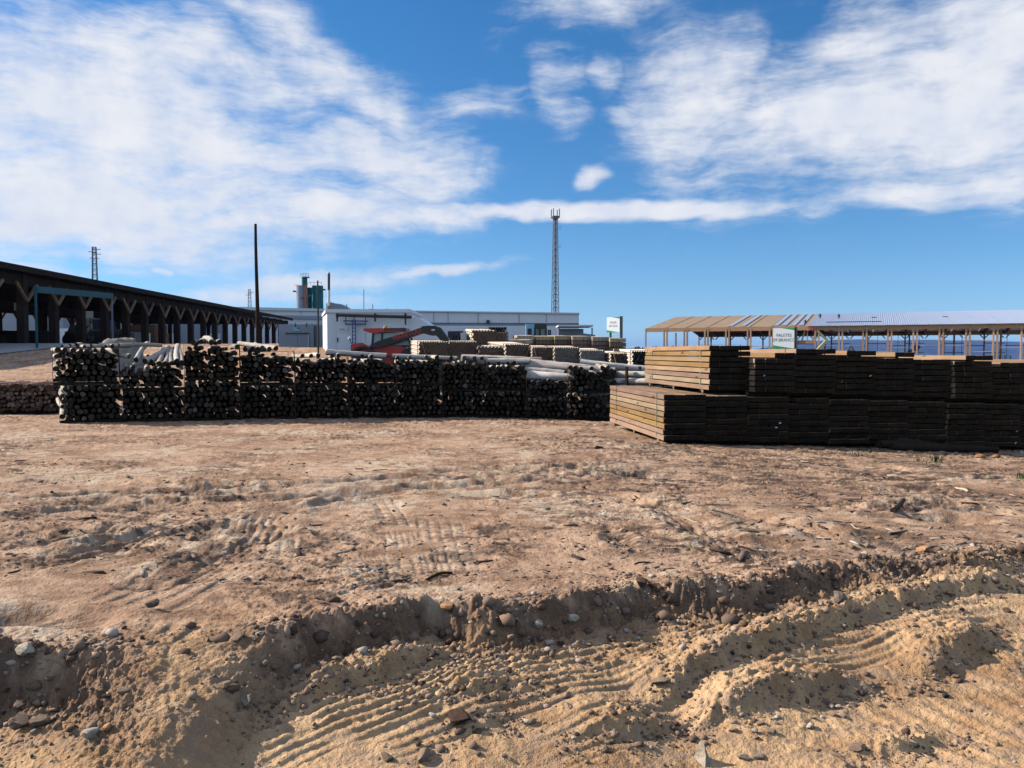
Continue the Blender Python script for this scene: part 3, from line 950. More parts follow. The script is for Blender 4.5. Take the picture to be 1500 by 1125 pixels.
# columns of the front row: left px, right px, row of top, of the joint, of the foot; distance
cols = [
    (90, 181, 508, 562, 618, 17.4), (181, 272, 531, 566, 615, 18.0), (272, 353, 508, 557, 613, 18.6), (353, 433, 513, 559, 611, 19.2),
    (433, 511, 518, 562, 610, 19.8), (511, 581, 519, 562, 610, 20.3), (581, 648, 530, 566, 610, 20.7), (648, 711, 526, 571, 610, 21.0),
    (711, 772, 530, 570, 611, 21.0), (772, 832, 551, 578, 613, 20.7), (832, 903, 540, 578, 617, 20.2),
]
row_top = []
for i, (xl, xr, yt, ysp, yb, dd) in enumerate(cols):
    mid = at((xl + xr) / 2, yb, dd)
    rng_ = math.hypot(mid.x, mid.y)
    yaw = -math.atan2(mid.x, mid.y) + random.uniform(0.02, 0.07)     # the ends look straight out of the row
    width = (math.atan((xr - 750) / FPX) - math.atan((xl - 750) / FPX)) * rng_ + 0.01
    zg = float(field_plane(mid.x, mid.y)) + 0.005
    h1 = (yb - ysp) / FPX * dd; h2 = (ysp - yt) / FPX * dd
    where = f"{ORD[i]} column from the pole row's left end"
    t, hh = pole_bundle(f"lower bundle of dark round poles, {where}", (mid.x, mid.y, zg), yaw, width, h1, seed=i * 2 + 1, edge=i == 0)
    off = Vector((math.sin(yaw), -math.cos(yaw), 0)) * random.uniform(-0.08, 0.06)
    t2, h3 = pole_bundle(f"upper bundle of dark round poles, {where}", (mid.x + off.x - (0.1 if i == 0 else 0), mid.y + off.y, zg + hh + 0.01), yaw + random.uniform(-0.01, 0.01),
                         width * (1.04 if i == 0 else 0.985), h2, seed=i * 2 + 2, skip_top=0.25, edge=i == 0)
    row_top.append((mid, yaw, width, zg + hh + h3 + 0.01))


def top_pole(ci, x, y, yaw=0.0, pitch=0.0, r=0.06, length=2.3, lift=0.0, label='', cat='pole', group=None, name='loose_pole'):
    """a single loose pole lying on the bundles of column `ci`"""
    mid, cy, w, zt = row_top[ci]
    c, s = math.cos(cy), math.sin(cy)
    p = (mid.x + x * c - y * s, mid.y + x * s + y * c, zt + r * 0.9 + lift)
    o = link(name, random.choice(pole_meshes), None, p, (pitch, 0, cy + yaw), (r / 0.060, length / 3.6, r / 0.060))
    return tag(o, label, cat, group)


GP = 'loose poles on top of the front row'
# slumped poles on the second column
k = 0
for (x, y, yw, pt, lf, r) in [(-0.50, 0.15, 0.95, 0.10, 0.16, .062), (-0.36, -0.02, -0.30, 0.28, 0.08, .062), (-0.18, -0.12, -0.62, 0.22, 0.04, .07), (-0.05, -0.08, -0.52, 0.20, 0.03, .066),
                              (0.10, -0.22, -0.14, 0.24, 0.0, .06), (0.23, -0.2, -0.12, 0.26, 0.0, .058), (0.36, -0.22, -0.08, 0.24, 0.0, .06), (0.48, -0.16, -0.1, 0.25, 0.05, .064), (0.58, -0.2, 0.04, 0.26, 0.02, .06)]:
    top_pole(1, x, y, yw * 0.8, pt + 0.06, r, 1.15, lf, f"{ORD[k]} of the pale poles slumped forward on the second column, counted from the left", 'pole', GP)
    k += 1
t, _ = pole_bundle("small bundle of reddish poles behind the slumped pale poles on the second column", (row_top[1][0].x + 0.05, row_top[1][0].y + 0.95, row_top[1][3] - 0.02), row_top[1][1], 1.15, 0.28,
                   meshes=red_meshes, pitch_x=0.105, pitch_z=0.095, bearer=False, strap=False, seed=77)
# pale poles that stick out on top of the third and fourth column
for ci, xs in ((2, (-0.42, -0.25, -0.02, 0.16)), (3, (-0.52, -0.35, -0.24, -0.12, 0.04, 0.2))):
    for j, x in enumerate(xs):
        top_pole(ci, x, -0.1 + 0.1 * (j % 2), -0.25 + 0.12 * j if ci == 3 else random.uniform(-0.06, 0.06), 0.03 * (j % 3), random.uniform(.062, .074), 2.3, 0.02 * (j % 2),
                 f"{ORD[j]} pale pole from the left lying loose on top of the {ORD[ci]} column", 'pole', GP)
# grey sticks heaped on the first column
for j in range(9):
    top_pole(0, -0.55 + 0.14 * j, -0.05 + 0.13 * (j % 3), -0.7 + 0.35 * (j % 4) - 0.05 * j, 0.0, .036 + 0.006 * (j % 3), 1.0, 0.01 * (j % 3),
             f"{ORD[j]} grey stick from the left heaped on the first column", 'pole', GP)
# short ends that stand proud on the middle columns
n_top = 0
for ci in (4, 5, 6, 7, 8):
    for j in range(5):
        x = -0.5 + 0.24 * j + random.uniform(-0.08, 0.08)
        if random.random() < 0.2: continue
        o = top_pole(ci, x, -0.06 + random.uniform(-0.05, 0.05), random.uniform(-0.1, 0.1), 0.0, random.uniform(.052, .066), 2.3, 0.0,
                     f"{ORD[j]} loose pole end from the left on top of the {ORD[ci]} column", 'pole', GP)


def log_between(p0, p1, r, label, group='long peeled logs lying across the pole row', mesh=None, cat='log', name='peeled_log'):
    p0, p1 = Vector(p0), Vector(p1)
    dv = p1 - p0
    o = link(name, mesh or random.choice(unit_log), None, p0, (0, 0, 0), (r / 0.07, dv.length, r / 0.07))
    o.rotation_mode = 'QUATERNION'
    o.rotation_quaternion = dv.to_track_quat('Y', 'Z')
    return tag(o, label, cat, group)


# long peeled logs that lie crosswise on top of the row
log_between(at(478, 516, 20.5), at(566, 521, 21.0), 0.07, "thick pale log lying across the fifth and sixth pole columns")
log_between(at(574, 522, 21.3), at(668, 526, 21.6), 0.068, "pale log lying across the sixth and seventh pole columns")
log_between(at(676, 525, 21.8), at(792, 528, 21.9), 0.085, "long pale log lying across the eighth and ninth pole columns")
log_between(at(700, 530, 21.5), at(776, 529, 21.4), 0.085, "short white log with a ragged end beside the ninth pole column")
log_between(at(768, 534, 21.6), at(900, 546, 20.9), 0.13, "longest thick weathered log sloping down over the tenth pole column")
log_between(at(768, 543, 21.3), at(826, 548, 21.1), 0.10, "upper of two short pale logs above the tenth pole column")
log_between(at(772, 549, 21.2), at(846, 554, 20.8), 0.10, "lower of two short pale logs above the tenth pole column")
log_between(at(850, 532, 22.2), at(950, 541, 22.0), 0.10, "pale pink log at the top of the pointed pole stack")
# the stack of long pointed poles behind the sawn timber
pt_meshes = [pole_mesh('pointed_pole', 2.9, 0.085, [M['log'], M['log']], 400 + i, n=12, rings=5, point=0.28, flare=0.05) for i in range(3)]
base = at(868, 560, 21.3); endp = at(962, 566, 20.2)
yawp = math.atan2(endp.y - base.y, endp.x - base.x) - math.pi / 2
zg = float(field_plane(base.x + 1, base.y)) + 0.01
t = thing('pointed_pole_stack', 'stack of long pale pointed poles lying sideways behind the sawn timber', 'pole stack', (base.x, base.y, zg), yawp)
top_z = at(900, 543, 20.9).z - zg
for r in range(int(top_z / 0.17) + 1):
    for c in range(4 - (r % 2)):
        link('pointed_pole', pt_meshes[(r + c) % 3], t, (0.17 * c + (r % 2) * 0.085, random.uniform(-0.1, 0.12), 0.09 + 0.165 * r), (0, random.uniform(0, 6), 0), (1, 1, 1))
for yy in (1.35, 2.35):
    MB().bar((0.62, yy, 0), (0.62, yy, top_z + 0.12), 0.07, 0.05).build('stanchion', M['old_wood'], t)
    MB().bar((-0.12, yy, 0), (-0.12, yy, top_z + 0.12), 0.07, 0.05).build('stanchion', M['old_wood'], t)

# reddish pole bundles at the left edge of the picture
for j, (pxl, pxr, dd) in enumerate(((-75, 8, 20.6), (8, 92, 20.9))):
    pl, pr = at(pxl, 596, dd), at(pxr, 596, dd + 0.25)
    mid = (pl + pr) / 2
    t, hh = pole_bundle(["low bundle of small reddish poles cut by the left picture edge", "low bundle of small reddish poles beside the tall row's left end"][j],
                        (mid.x, mid.y, float(field_plane(mid.x, mid.y)) + 0.01), math.atan2(pr.y - pl.y, pr.x - pl.x), (pr - pl).length - 0.03, 0.76,
                        meshes=red_meshes, pitch_x=0.115, pitch_z=0.105, seed=50 + j, skip_top=0.3)

# ------------------------------------------------------------------ packs of sawn timber
# real board section so that the chamfers stay even: build at size, then share
def sized_board(seed, sx, sy, sz, mat, ch=0.006):
    rnd = random.Random(seed)
    bm = bmesh.new()
    bmesh.ops.create_cube(bm, size=1.0)
    for v in bm.verts:
        v.co.x = v.co.x * sx + rnd.uniform(-0.004, 0.004); v.co.y = v.co.y * sy; v.co.z = v.co.z * sz + rnd.uniform(-0.003, 0.003)
    bmesh.ops.bevel(bm, geom=bm.edges[:], offset=ch, segments=1, affect='EDGES')
    bm.normal_update()
    for f in bm.faces:
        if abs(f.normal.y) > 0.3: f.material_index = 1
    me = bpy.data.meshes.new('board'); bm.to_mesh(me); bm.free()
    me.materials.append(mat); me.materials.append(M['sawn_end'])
    return me


PL, PWD, NB, NL = 3.85, 0.745, 4, 8
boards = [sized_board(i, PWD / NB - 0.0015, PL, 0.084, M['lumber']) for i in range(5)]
spacer = sized_board(60, PWD - 0.01, 0.06, 0.019, M['lumber_brown'], 0.002)
bearer_me = sized_board(61, PWD, 0.09, 0.062, M['lumber_brown'], 0.004)
strap_me = MB()
hp = 0.064 + NL * 0.101
strap_me.box(-PWD / 2 - 0.007, -PWD / 2 - 0.004, -0.016, 0.016, 0.03, hp); strap_me.box(PWD / 2 + 0.004, PWD / 2 + 0.007, -0.016, 0.016, 0.03, hp)
strap_me.box(-PWD / 2 - 0.007, PWD / 2 + 0.007, -0.016, 0.016, hp, hp + 0.003)
strap_me = strap_me.mesh('strap', M['strap'])
plug = sized_board(62, 0.035, 0.03, 0.02, M['sign_white'], 0.003)


def timber_pack(label, origin, yaw, seed, missing=0, layers=NL):
    rnd = random.Random(seed)
    t = thing('timber_pack', label, 'timber pack', origin, yaw, 'stacked packs of sawn timber')
    for yy in (0.35, PL / 2, PL - 0.35):
        link('bearer', bearer_me, t, (0, yy, 0.031))
    for l in range(layers):
        z = 0.064 + l * 0.101 + 0.041
        if l:
            for yy in (0.5, PL - 0.5):
                link('spacer', spacer, t, (0, yy, z - 0.0505))
        lay_o = rnd.gauss(0, 0.015)
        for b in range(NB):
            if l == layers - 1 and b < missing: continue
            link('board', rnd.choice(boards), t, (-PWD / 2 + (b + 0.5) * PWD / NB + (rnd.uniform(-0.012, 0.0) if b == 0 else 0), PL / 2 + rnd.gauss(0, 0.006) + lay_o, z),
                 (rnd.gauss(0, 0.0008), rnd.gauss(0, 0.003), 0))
    for yy in (0.42, PL - 0.55):
        if missing == 0 and layers == NL: link('strap', strap_me, t, (0, yy, 0))
    for _ in range(rnd.choice((0, 0, 1, 2))):    # little white plastic plugs in the ends
        link('end_plug', plug, t, (rnd.uniform(-0.3, 0.3), -0.03, rnd.uniform(0.1, 0.4)), (rnd.uniform(-0.5, 0.5), rnd.uniform(-1, 1), 0))
    return t


PK0 = Vector((2.62, 13.45, 0)); pdir = Vector((0.985, 0.172, 0)).normalized()
pyaw = 0.118
PITCH_P = 0.782
for i in range(11):
    p = PK0 + pdir * (i * PITCH_P + PWD / 2 + random.uniform(-0.004, 0.004)) + Vector((-pdir.y, pdir.x, 0)) * (0 if i == 0 else random.uniform(-0.03, 0.03))
    zg = float(field_plane(p.x, p.y)) + 0.012
    lab = "foremost sunlit pack of sawn timber on the ground at the row's left end" if i == 0 else f"{ORD[i]} lower pack of sawn timber from the row's sunlit end"
    timber_pack(lab, (p.x, p.y, zg), pyaw, 500 + i, 1 if i == 3 else 0)
    if i >= 1:
        lab = "sunlit upper pack of sawn timber with green straps at the row's end" if i == 1 else f"{ORD[i - 1]} upper pack of sawn timber from the row's sunlit end"
        q = p + Vector((-pdir.y, pdir.x, 0)) * (0.28 if i == 1 else random.uniform(-0.03, 0.05)) + pdir * (0.17 if i == 1 else 0.12 + random.uniform(-0.006, 0.006))
        timber_pack(lab, (q.x, q.y, zg + hp + 0.008), pyaw + (0.012 if i == 1 else random.uniform(-0.015, 0.03)), 600 + i, {2: 2, 4: 1, 5: 2, 7: 1, 8: 1}.get(i, 0), 7 if i in (2, 6, 8, 9) else 8)

# dark poles on the ground before the packs
for j, (a, b, da, db, r) in enumerate([((1275, 650), (1372, 657), 14.3, 14.2, .075), ((1288, 655), (1420, 656), 14.0, 14.2, .07), ((1305, 660), (1440, 659), 13.7, 13.9, .075), ((1400, 656), (1462, 660), 14.2, 14.0, .06)]):
    pa, pb = at(a[0], a[1], da), at(b[0], b[1], db)
    for q, (e, up) in enumerate(((pa, (0.12, 0.02, 0, 0)[j]), (pb, 0.0))):
        e.z = float(field_plane(e.x, e.y)) + r * 0.95 + up
    o = log_between(pa, pb, r, ["uppermost of the dark poles lying on the ground before the timber packs", "middle one of the dark poles on the ground before the packs",
                                "nearest dark pole on the ground before the timber packs", "short dark pole at the right end of those before the packs"][j], 'dark poles lying before the timber packs',
                    mesh=pole_mesh('dark_log', 1.0, 0.07, [M['old_wood'], M['pole_end']], 700 + j, n=12, rings=6), cat='pole', name='dark_pole')

# ------------------------------------------------------------------ stacks of stakes and planks behind the front row
def gz(x, y):
    return float(field_plane(x, y))


def stake_stack(label, pxl, pxr, ytop, dist, height, depth, cs, rs, mats, yaw=0.1, brace=None, tilt=0.03, group='stacks of round stakes behind the pole row', side_straps=0):
    """a strapped stack of short round stakes; its dark cut ends face the camera"""
    pl, pr = at(pxl, ytop, dist), at(pxr, ytop, dist)
    width = (pr.x - pl.x) / math.cos(yaw)
    mid = (pl + pr) / 2
    h = height
    t = thing('stake_stack', label, 'stake stack', (mid.x, mid.y, mid.z - h), yaw, group, tilt)
    mb = MB()
    dx = width / cs
    rs = max(3, round(h / (dx * 0.88))); dz = h / rs
    r = dx * 0.52
    rnd = random.Random(len(label) * 7 + int(pxl))
    for i in range(rs):
        for j in range(cs):
            x = -width / 2 + (j + 0.5) * dx + (0.22 if i % 2 else -0.22) * dx; z = (i + 0.5) * dz
            q = r * rnd.uniform(0.92, 1.04); o = rnd.uniform(-0.03, 0.03)
            mb.cyl((x, o, z), (x, depth + o, z), q, q, 8, 0, 1)
    st = mb.build('stakes', mats, t)
    tag(st, kind='stuff')
    w2 = width / 2 + 0.01
    for yy in (0.25, depth - 0.3):
        b = MB()
        b.box(-w2 - 0.02, -w2, yy, yy + 0.05, 0, h + 0.02); b.box(w2, w2 + 0.02, yy, yy + 0.05, 0, h + 0.02); b.box(-w2 - 0.02, w2 + 0.02, yy, yy + 0.05, h, h + 0.02)
        b.build('batten_frame', M['lumber_brown'], t)
    if brace:
        a, c = brace
        MB().bar((-width / 2 + a * width, -0.08, h * 0.97), (-width / 2 + c * width, -0.08, 0.05), 0.07, 0.03).build('brace', M['lumber_brown'], t)
    return t


SK = [M['stake'], M['stake_end']]
SG = [M['stake'], M['stake_grey']]
SD = [M['stake'], M['stake_dark']]
stake_stack('sunlit white-sided stake stack with leaning brace, beside the red telehandler', 614, 656, 500.5, 27.5, 1.5, 3.2, 12, 15, SK, 0.215, (0.1, 0.55))
stake_stack('stake stack directly right of the braced white-sided one', 657.5, 699, 500.5, 27.7, 1.5, 3.0, 12, 15, SK, 0.09)
stake_stack('low stack of thick stakes below the tall stack', 700, 737, 508, 27.5, 1.4, 2.8, 7, 9, SK)
stake_stack('tilted stake stack with bright planks at its left side and a brace', 740, 777, 504.5, 27.4, 1.5, 3.2, 11, 13, SK, 0.22, (0.95, 0.4), 0.045)
stake_stack('stake stack with crossed braces left of the grey stacks', 779, 810, 508.5, 27.0, 1.5, 3.0, 11, 12, SK, 0.10, (0.1, 0.6))
stake_stack('left one of the two grey stake stacks', 811.5, 848, 509, 26.6, 1.5, 3.0, 11, 12, SG, 0.04)
stake_stack('right one of the two grey stake stacks', 850, 886, 513, 26.4, 1.4, 3.0, 11, 11, SG, 0.04)
stake_stack('brown braced stake stack beside the black one', 894, 925, 517.5, 26.0, 1.3, 3.0, 11, 11, SK, 0.04, (0.15, 0.6))
stake_stack('narrow stake stack squeezed between the grey and the brown ones', 887, 893, 518, 26.6, 1.3, 2.8, 2, 10, SG, 0)
stake_stack('black-ended stake stack behind the sunlit timber packs', 926, 968, 514.5, 25.0, 1.3, 3.0, 12, 11, SD, 0.02)
stake_stack('tallest stake stack with a white sunlit side and top', 692, 727, 484, 34.0, 2.6, 4.2, 8, 18, SK, 0.13, None, 0.045)
stake_stack('smaller brown stake stack leaning on the right side of the tallest one', 727.5, 743, 487, 34.3, 2.4, 3.4, 5, 16, SK, 0)
stake_stack('dark flat stack on top behind the tallest stake stack', 716, 741, 479.5, 38.5, 3.2, 2.0, 6, 16, SD, 0)


def plank_pack(label, pxl, pxr, ytop, dist, height, depth, layers, yaw=0.05, tilt=0.03):
    pl, pr = at(pxl, ytop, dist), at(pxr, ytop, dist)
    width = (pr.x - pl.x); mid = (pl + pr) / 2
    t = thing('plank_pack', label, 'plank pack', (mid.x, mid.y, mid.z - height), yaw, 'far packs of brown planks', tilt)
    rnd = random.Random(len(label) * 5 + int(pxl))
    lz = height / layers
    for l in range(layers):
        mb = MB()
        o = rnd.uniform(-0.04, 0.04)
        n = 5
        for k in range(n):
            x0 = -width / 2 + k * width / n
            mb.box(x0 + 0.006, x0 + width / n - 0.006, o + rnd.uniform(-0.03, 0.03), depth + o, l * lz + 0.02, (l + 1) * lz - 0.005)
        mb.build('plank_layer', M['lumber_fresh'] if l == layers - 1 else M['lumber_brown'], t)  # paler top layer stands in for sunlight on the pack
    return t


for j, (a, b, yt, dd) in enumerate([(757, 783, 491.5, 36.0), (784, 811, 492.5, 36.3), (812, 836, 492, 36.1), (838, 866, 492.5, 35.8), (867, 892, 493.5, 35.6), (893, 917, 495.5, 35.3)]):
    plank_pack(f"{ORD[j]} brown plank pack from the left in the far row before the factory", a, b, yt, dd, 2.0, 3.4, 10)
plank_pack("low brown plank pack with a fresh top behind the tilted stake stack", 744, 772, 498, 32.5, 1.8, 3.4, 9, -0.1)
# white planks strapped across the tops
for j, (a, b, dd, lab) in enumerate([((899, 512), (963, 517), 27.6, 'strapped white planks lying on the stakes beside the black stack')]):
    pa, pb = at(a[0], a[1], dd), at(b[0], b[1], dd)
    t = thing('white_plank_bundle', lab, 'plank bundle', pa)
    for k in range(4):
        MB().bar((0, 0.1 * (k % 2), -0.06 * (k // 2)), (pb.x - pa.x, 0.1 * (k % 2), pb.z - pa.z - 0.06 * (k // 2)), 0.09, 0.05).build('plank', M['lumber_fresh'], t)
    for q in (0.3, 0.75):
        c = (pb - pa) * q
        MB().box(c.x - 0.03, c.x + 0.03, -0.06, 0.17, c.z - 0.1, c.z + 0.035).build('strap', M['old_wood'], t)

# ------------------------------------------------------------------ open pole shed on the left
SH = Vector((-0.0530, 0.9986, 0)).normalized()          # the way the shed runs
SX0, SY0 = -35.4, 54.0
side = Vector((-SH.y, SH.x, 0))                          # to its far side
FLOOR = 2.16
EAVE = EYE + 6.0


def shed_pt(a, b, z):
    p = Vector((SX0, SY0, 0)) + SH * a + side * b
    return Vector((p.x, p.y, z))


shed = thing('pole_shed', 'long dark open timber shed with braced posts on the left', 'shed', (0, 0, 0))
DEEP = 24.0
A0, A1 = -16.0, 86.0
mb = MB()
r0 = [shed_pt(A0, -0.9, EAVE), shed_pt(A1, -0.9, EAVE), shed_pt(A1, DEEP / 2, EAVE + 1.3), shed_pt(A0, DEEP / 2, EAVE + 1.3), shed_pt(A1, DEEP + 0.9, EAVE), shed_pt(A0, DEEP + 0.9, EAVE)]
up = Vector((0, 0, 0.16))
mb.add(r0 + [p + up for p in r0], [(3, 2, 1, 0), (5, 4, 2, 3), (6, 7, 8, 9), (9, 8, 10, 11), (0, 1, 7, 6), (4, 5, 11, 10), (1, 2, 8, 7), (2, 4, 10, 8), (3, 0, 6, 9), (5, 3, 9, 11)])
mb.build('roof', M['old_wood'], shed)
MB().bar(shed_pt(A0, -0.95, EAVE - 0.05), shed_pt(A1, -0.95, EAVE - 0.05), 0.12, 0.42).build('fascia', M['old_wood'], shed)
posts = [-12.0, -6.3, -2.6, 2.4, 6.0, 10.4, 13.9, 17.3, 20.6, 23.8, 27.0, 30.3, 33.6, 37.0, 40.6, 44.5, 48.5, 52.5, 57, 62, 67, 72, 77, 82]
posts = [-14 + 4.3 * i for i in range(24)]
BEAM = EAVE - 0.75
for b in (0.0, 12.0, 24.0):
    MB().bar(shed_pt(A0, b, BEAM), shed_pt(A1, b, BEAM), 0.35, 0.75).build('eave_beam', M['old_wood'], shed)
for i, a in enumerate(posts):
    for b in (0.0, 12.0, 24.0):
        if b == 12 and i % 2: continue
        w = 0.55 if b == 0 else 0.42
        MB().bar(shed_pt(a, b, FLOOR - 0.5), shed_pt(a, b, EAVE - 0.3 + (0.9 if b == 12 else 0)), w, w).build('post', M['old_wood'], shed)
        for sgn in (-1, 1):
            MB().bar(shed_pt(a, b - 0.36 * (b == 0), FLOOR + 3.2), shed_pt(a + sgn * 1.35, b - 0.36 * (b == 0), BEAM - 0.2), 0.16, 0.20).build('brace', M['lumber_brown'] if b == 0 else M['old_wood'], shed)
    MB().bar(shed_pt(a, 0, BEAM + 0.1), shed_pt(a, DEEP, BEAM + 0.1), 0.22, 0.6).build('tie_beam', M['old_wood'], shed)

# teal gantry in front of the shed
g0, g1 = at(54, 503, 50.5), at(165, 500, 61.5)
t = thing('steel_gantry', 'teal steel portal frame in front of the shed posts', 'gantry', (0, 0, 0))
z0, z1 = at(54, 424, 50.5).z, at(165, 433.5, 61.5).z
MB().bar((g0.x, g0.y, FLOOR - 0.4), (g0.x, g0.y, z0), 0.11, 0.11).build('post', M['teal_beam'], t)
MB().bar((g1.x, g1.y, FLOOR - 0.4), (g1.x, g1.y, z1), 0.11, 0.11).build('post', M['galv'], t)
MB().bar((g0.x, g0.y, z0), (g1.x, g1.y, z1), 0.25, 0.42).build('beam', M['teal_beam'], t)

# concrete apron before the shed
ap = MB()
apz = FLOOR
pts = []
for a in np.linspace(A0, A1, 24):
    for b in (DEEP + 6, -2.0, -5.5):
        q = shed_pt(a, b, 0); pts.append((q.x, q.y, max(gz(q.x, q.y) + 0.03, 0) if b < 0 else gz(q.x, q.y) + 0.06))
n3_ = 3
fs = [(i * 3 + j, i * 3 + j + 1, (i + 1) * 3 + j + 1, (i + 1) * 3 + j) for i in range(23) for j in range(2)]
ap.add(pts, fs)
M['concrete'] = plain('worn_concrete', (0.42, 0.40, 0.38), 0.85, 0, 0.18, 0.4)
apo = ap.build('pavement', M['concrete'])
fix_normals(apo.data)
tag(apo, kind='structure')

# what stands in and behind the shed
def stack_box(name, label, cat, p, w, dpt, h, mat, layers=5, group=None, part='layer'):
    t = thing(name, label, cat, p, 0.05, group)
    rnd = random.Random(len(label) * 3 + int(h * 100))
    for l in range(layers):
        o = rnd.uniform(-0.04, 0.04)
        MB().box(-w / 2 + o, w / 2 + o, -dpt / 2, dpt / 2, l * h / layers + 0.02, (l + 1) * h / layers - 0.01).build(part, mat, t)
    return t


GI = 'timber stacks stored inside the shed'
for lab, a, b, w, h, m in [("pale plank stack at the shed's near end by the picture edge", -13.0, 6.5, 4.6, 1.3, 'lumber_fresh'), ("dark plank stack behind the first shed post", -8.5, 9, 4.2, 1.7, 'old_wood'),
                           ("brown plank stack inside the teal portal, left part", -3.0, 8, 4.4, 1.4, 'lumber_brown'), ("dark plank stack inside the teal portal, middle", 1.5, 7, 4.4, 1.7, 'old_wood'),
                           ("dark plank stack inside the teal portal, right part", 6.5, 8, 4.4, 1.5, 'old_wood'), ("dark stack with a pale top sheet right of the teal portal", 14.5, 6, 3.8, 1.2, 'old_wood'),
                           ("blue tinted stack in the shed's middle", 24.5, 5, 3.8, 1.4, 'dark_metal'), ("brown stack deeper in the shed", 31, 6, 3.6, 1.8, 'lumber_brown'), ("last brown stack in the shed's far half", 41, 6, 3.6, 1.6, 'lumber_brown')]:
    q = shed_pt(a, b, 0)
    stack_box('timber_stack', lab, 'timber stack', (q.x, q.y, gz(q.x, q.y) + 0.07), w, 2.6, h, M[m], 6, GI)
for j, (px, dd) in enumerate([(214, 84), (229, 86)]):
    p = at(px, 490, dd)
    stack_box('crate_stack', ["orange-brown crate stack, left one seen through the shed", "orange-brown crate stack, right one seen through the shed"][j], 'crate stack', (p.x, p.y, FLOOR), 2.6 if j == 0 else 1.6, 2.0, at(px, 476, dd).z - FLOOR, M['brown_crate'], 4, 'crate stacks behind the shed', 'crate')
p = at(143.5, 481, 88)
t = thing('blue_container', 'blue steel container seen through the teal portal', 'container', (p.x, p.y, FLOOR))
hh = at(143, 468, 88).z - FLOOR
MB().box(-0.62, 0.62, 0, 2.4, 0.1, hh).build('body', M['blue_paint'], t)
for k in range(4): MB().box(-0.5 + 0.3 * k, -0.4 + 0.3 * k, -0.05, 0, 0.2, hh - 0.1).build('rib', M['blue_paint'], t)
p = at(134.5, 481, 90)
t = thing('white_site_cabin', 'white site cabin beside the blue container behind the shed', 'cabin', (p.x, p.y, FLOOR))
hh2 = at(134, 466, 90).z - FLOOR
MB().box(-0.7, 0.65, 0, 2.4, 0.1, hh2).build('wall', M['white'], t)
MB().box(-0.45, 0.3, -0.04, 0, hh2 * 0.45, hh2 * 0.8).build('window', M['glass'], t)
p = at(193, 488, 80)
t = thing('white_van', 'white van seen through the shed right of the teal portal', 'van', (p.x, p.y, FLOOR), 0)
MB().prism([(-1.15, 0.3), (1.1, 0.3), (1.1, 0.75), (1.1, 1.5), (0.7, 1.55), (-0.2, 1.58), (-0.7, 1.0), (-1.15, 0.9)], 0, 1.7).build('body', M['white'], t)
MB().prism([(-0.6, 1.02), (-0.2, 1.48), (0.25, 1.48), (0.25, 1.02)], -0.02, 0).build('window', M['glass'], t)
for x in (-0.7, 0.7): MB().cyl((x, -0.03, 0.3), (x, 0.2, 0.3), 0.3, 0.3, 14).build('wheel', M['rubber'], t)
p = at(111, 480, 70)
t = thing('loader_tractor', 'black loader silhouette parked inside the shed', 'tractor', (p.x, p.y, FLOOR))
MB().prism([(-1.0, 0.5), (0.9, 0.5), (1.0, 1.0), (0.4, 1.15), (0.2, 1.9), (-0.5, 1.95), (-0.75, 1.4), (-1.0, 1.3)], 0, 1.3).build('body', M['black_paint'], t)
for x, r in ((-0.6, 0.6), (0.75, 0.45)): MB().cyl((x, -0.1, r), (x, 0.25, r), r, r, 16).build('wheel', M['rubber'], t)
MB().bar((0.5, -0.1, 1.1), (1.2, -0.1, 1.9), 0.12, 0.12).build('loader_arm', M['black_paint'], t)
for lab, px, py, dd in [("small grey notice board on a post at the shed's near end", 26, 449, 58), ("small grey notice board inside the teal portal", 131, 461, 62)]:
    p = at(px, py, dd)
    t = thing('notice_board', lab, 'notice board', (p.x, p.y, FLOOR), 0, 'grey notice boards in the shed')
    MB().box(-0.28, 0.28, 0, 0.04, p.z - FLOOR - 0.28, p.z - FLOOR + 0.28).build('board', M['concrete'], t)
    MB().bar((0, 0.07, 0), (0, 0.07, p.z - FLOOR + 0.2), 0.06, 0.06).build('post', M['old_wood'], t)

# low warehouses beyond the shed
def warehouse(label, x0, x1, dist, ytop, band=None):
    a, b = at(x0, ytop, dist), at(x1, ytop, dist)
    zb = gz(a.x, a.y) - 0.5
    t = thing('warehouse', label, 'building', (0, 0, 0), 0, 'low warehouses beyond the shed')
    MB().box(a.x, b.x, dist, dist + 25, zb, a.z).build('wall', M['panel_grey'], t)
    MB().box(a.x - 0.4, b.x + 0.4, dist - 0.4, dist + 25.4, a.z, a.z + 0.4).build('roof', M['panel_dark'], t)
    n = max(2, int((b.x - a.x) / 9))
    for i in range(n):
        x = a.x + (i + 0.5) * (b.x - a.x) / n
        MB().box(x - 1.8, x + 1.8, dist - 0.06, dist, zb, zb + 4.2).build('door', M['panel'], t)
    return t


warehouse('long blue-grey warehouse seen through the near end of the shed', -90, 62, 150, 447)
warehouse('grey warehouse with a dark green letter panel behind the shed', 63, 92, 140, 451)
warehouse('pale blue warehouse seen behind the black loader', 93, 140, 155, 456)
warehouse('distant blue-grey warehouse seen right of the teal portal', 141, 345, 175, 467)
p = at(78.5, 458, 139.8)
t = thing('letter_panel', 'dark green panel with large pale letters on the warehouse', 'sign', (p.x, p.y, p.z))
MB().box(-1.05, 1.0, -0.08, 0.0, -0.62, 0.62).build('panel', M['dark_green'], t)
lettering('SCC', 1.15, M['sign_white'], t, (0, -0.1, 0), (math.pi / 2, 0, 0), depth=0.01)

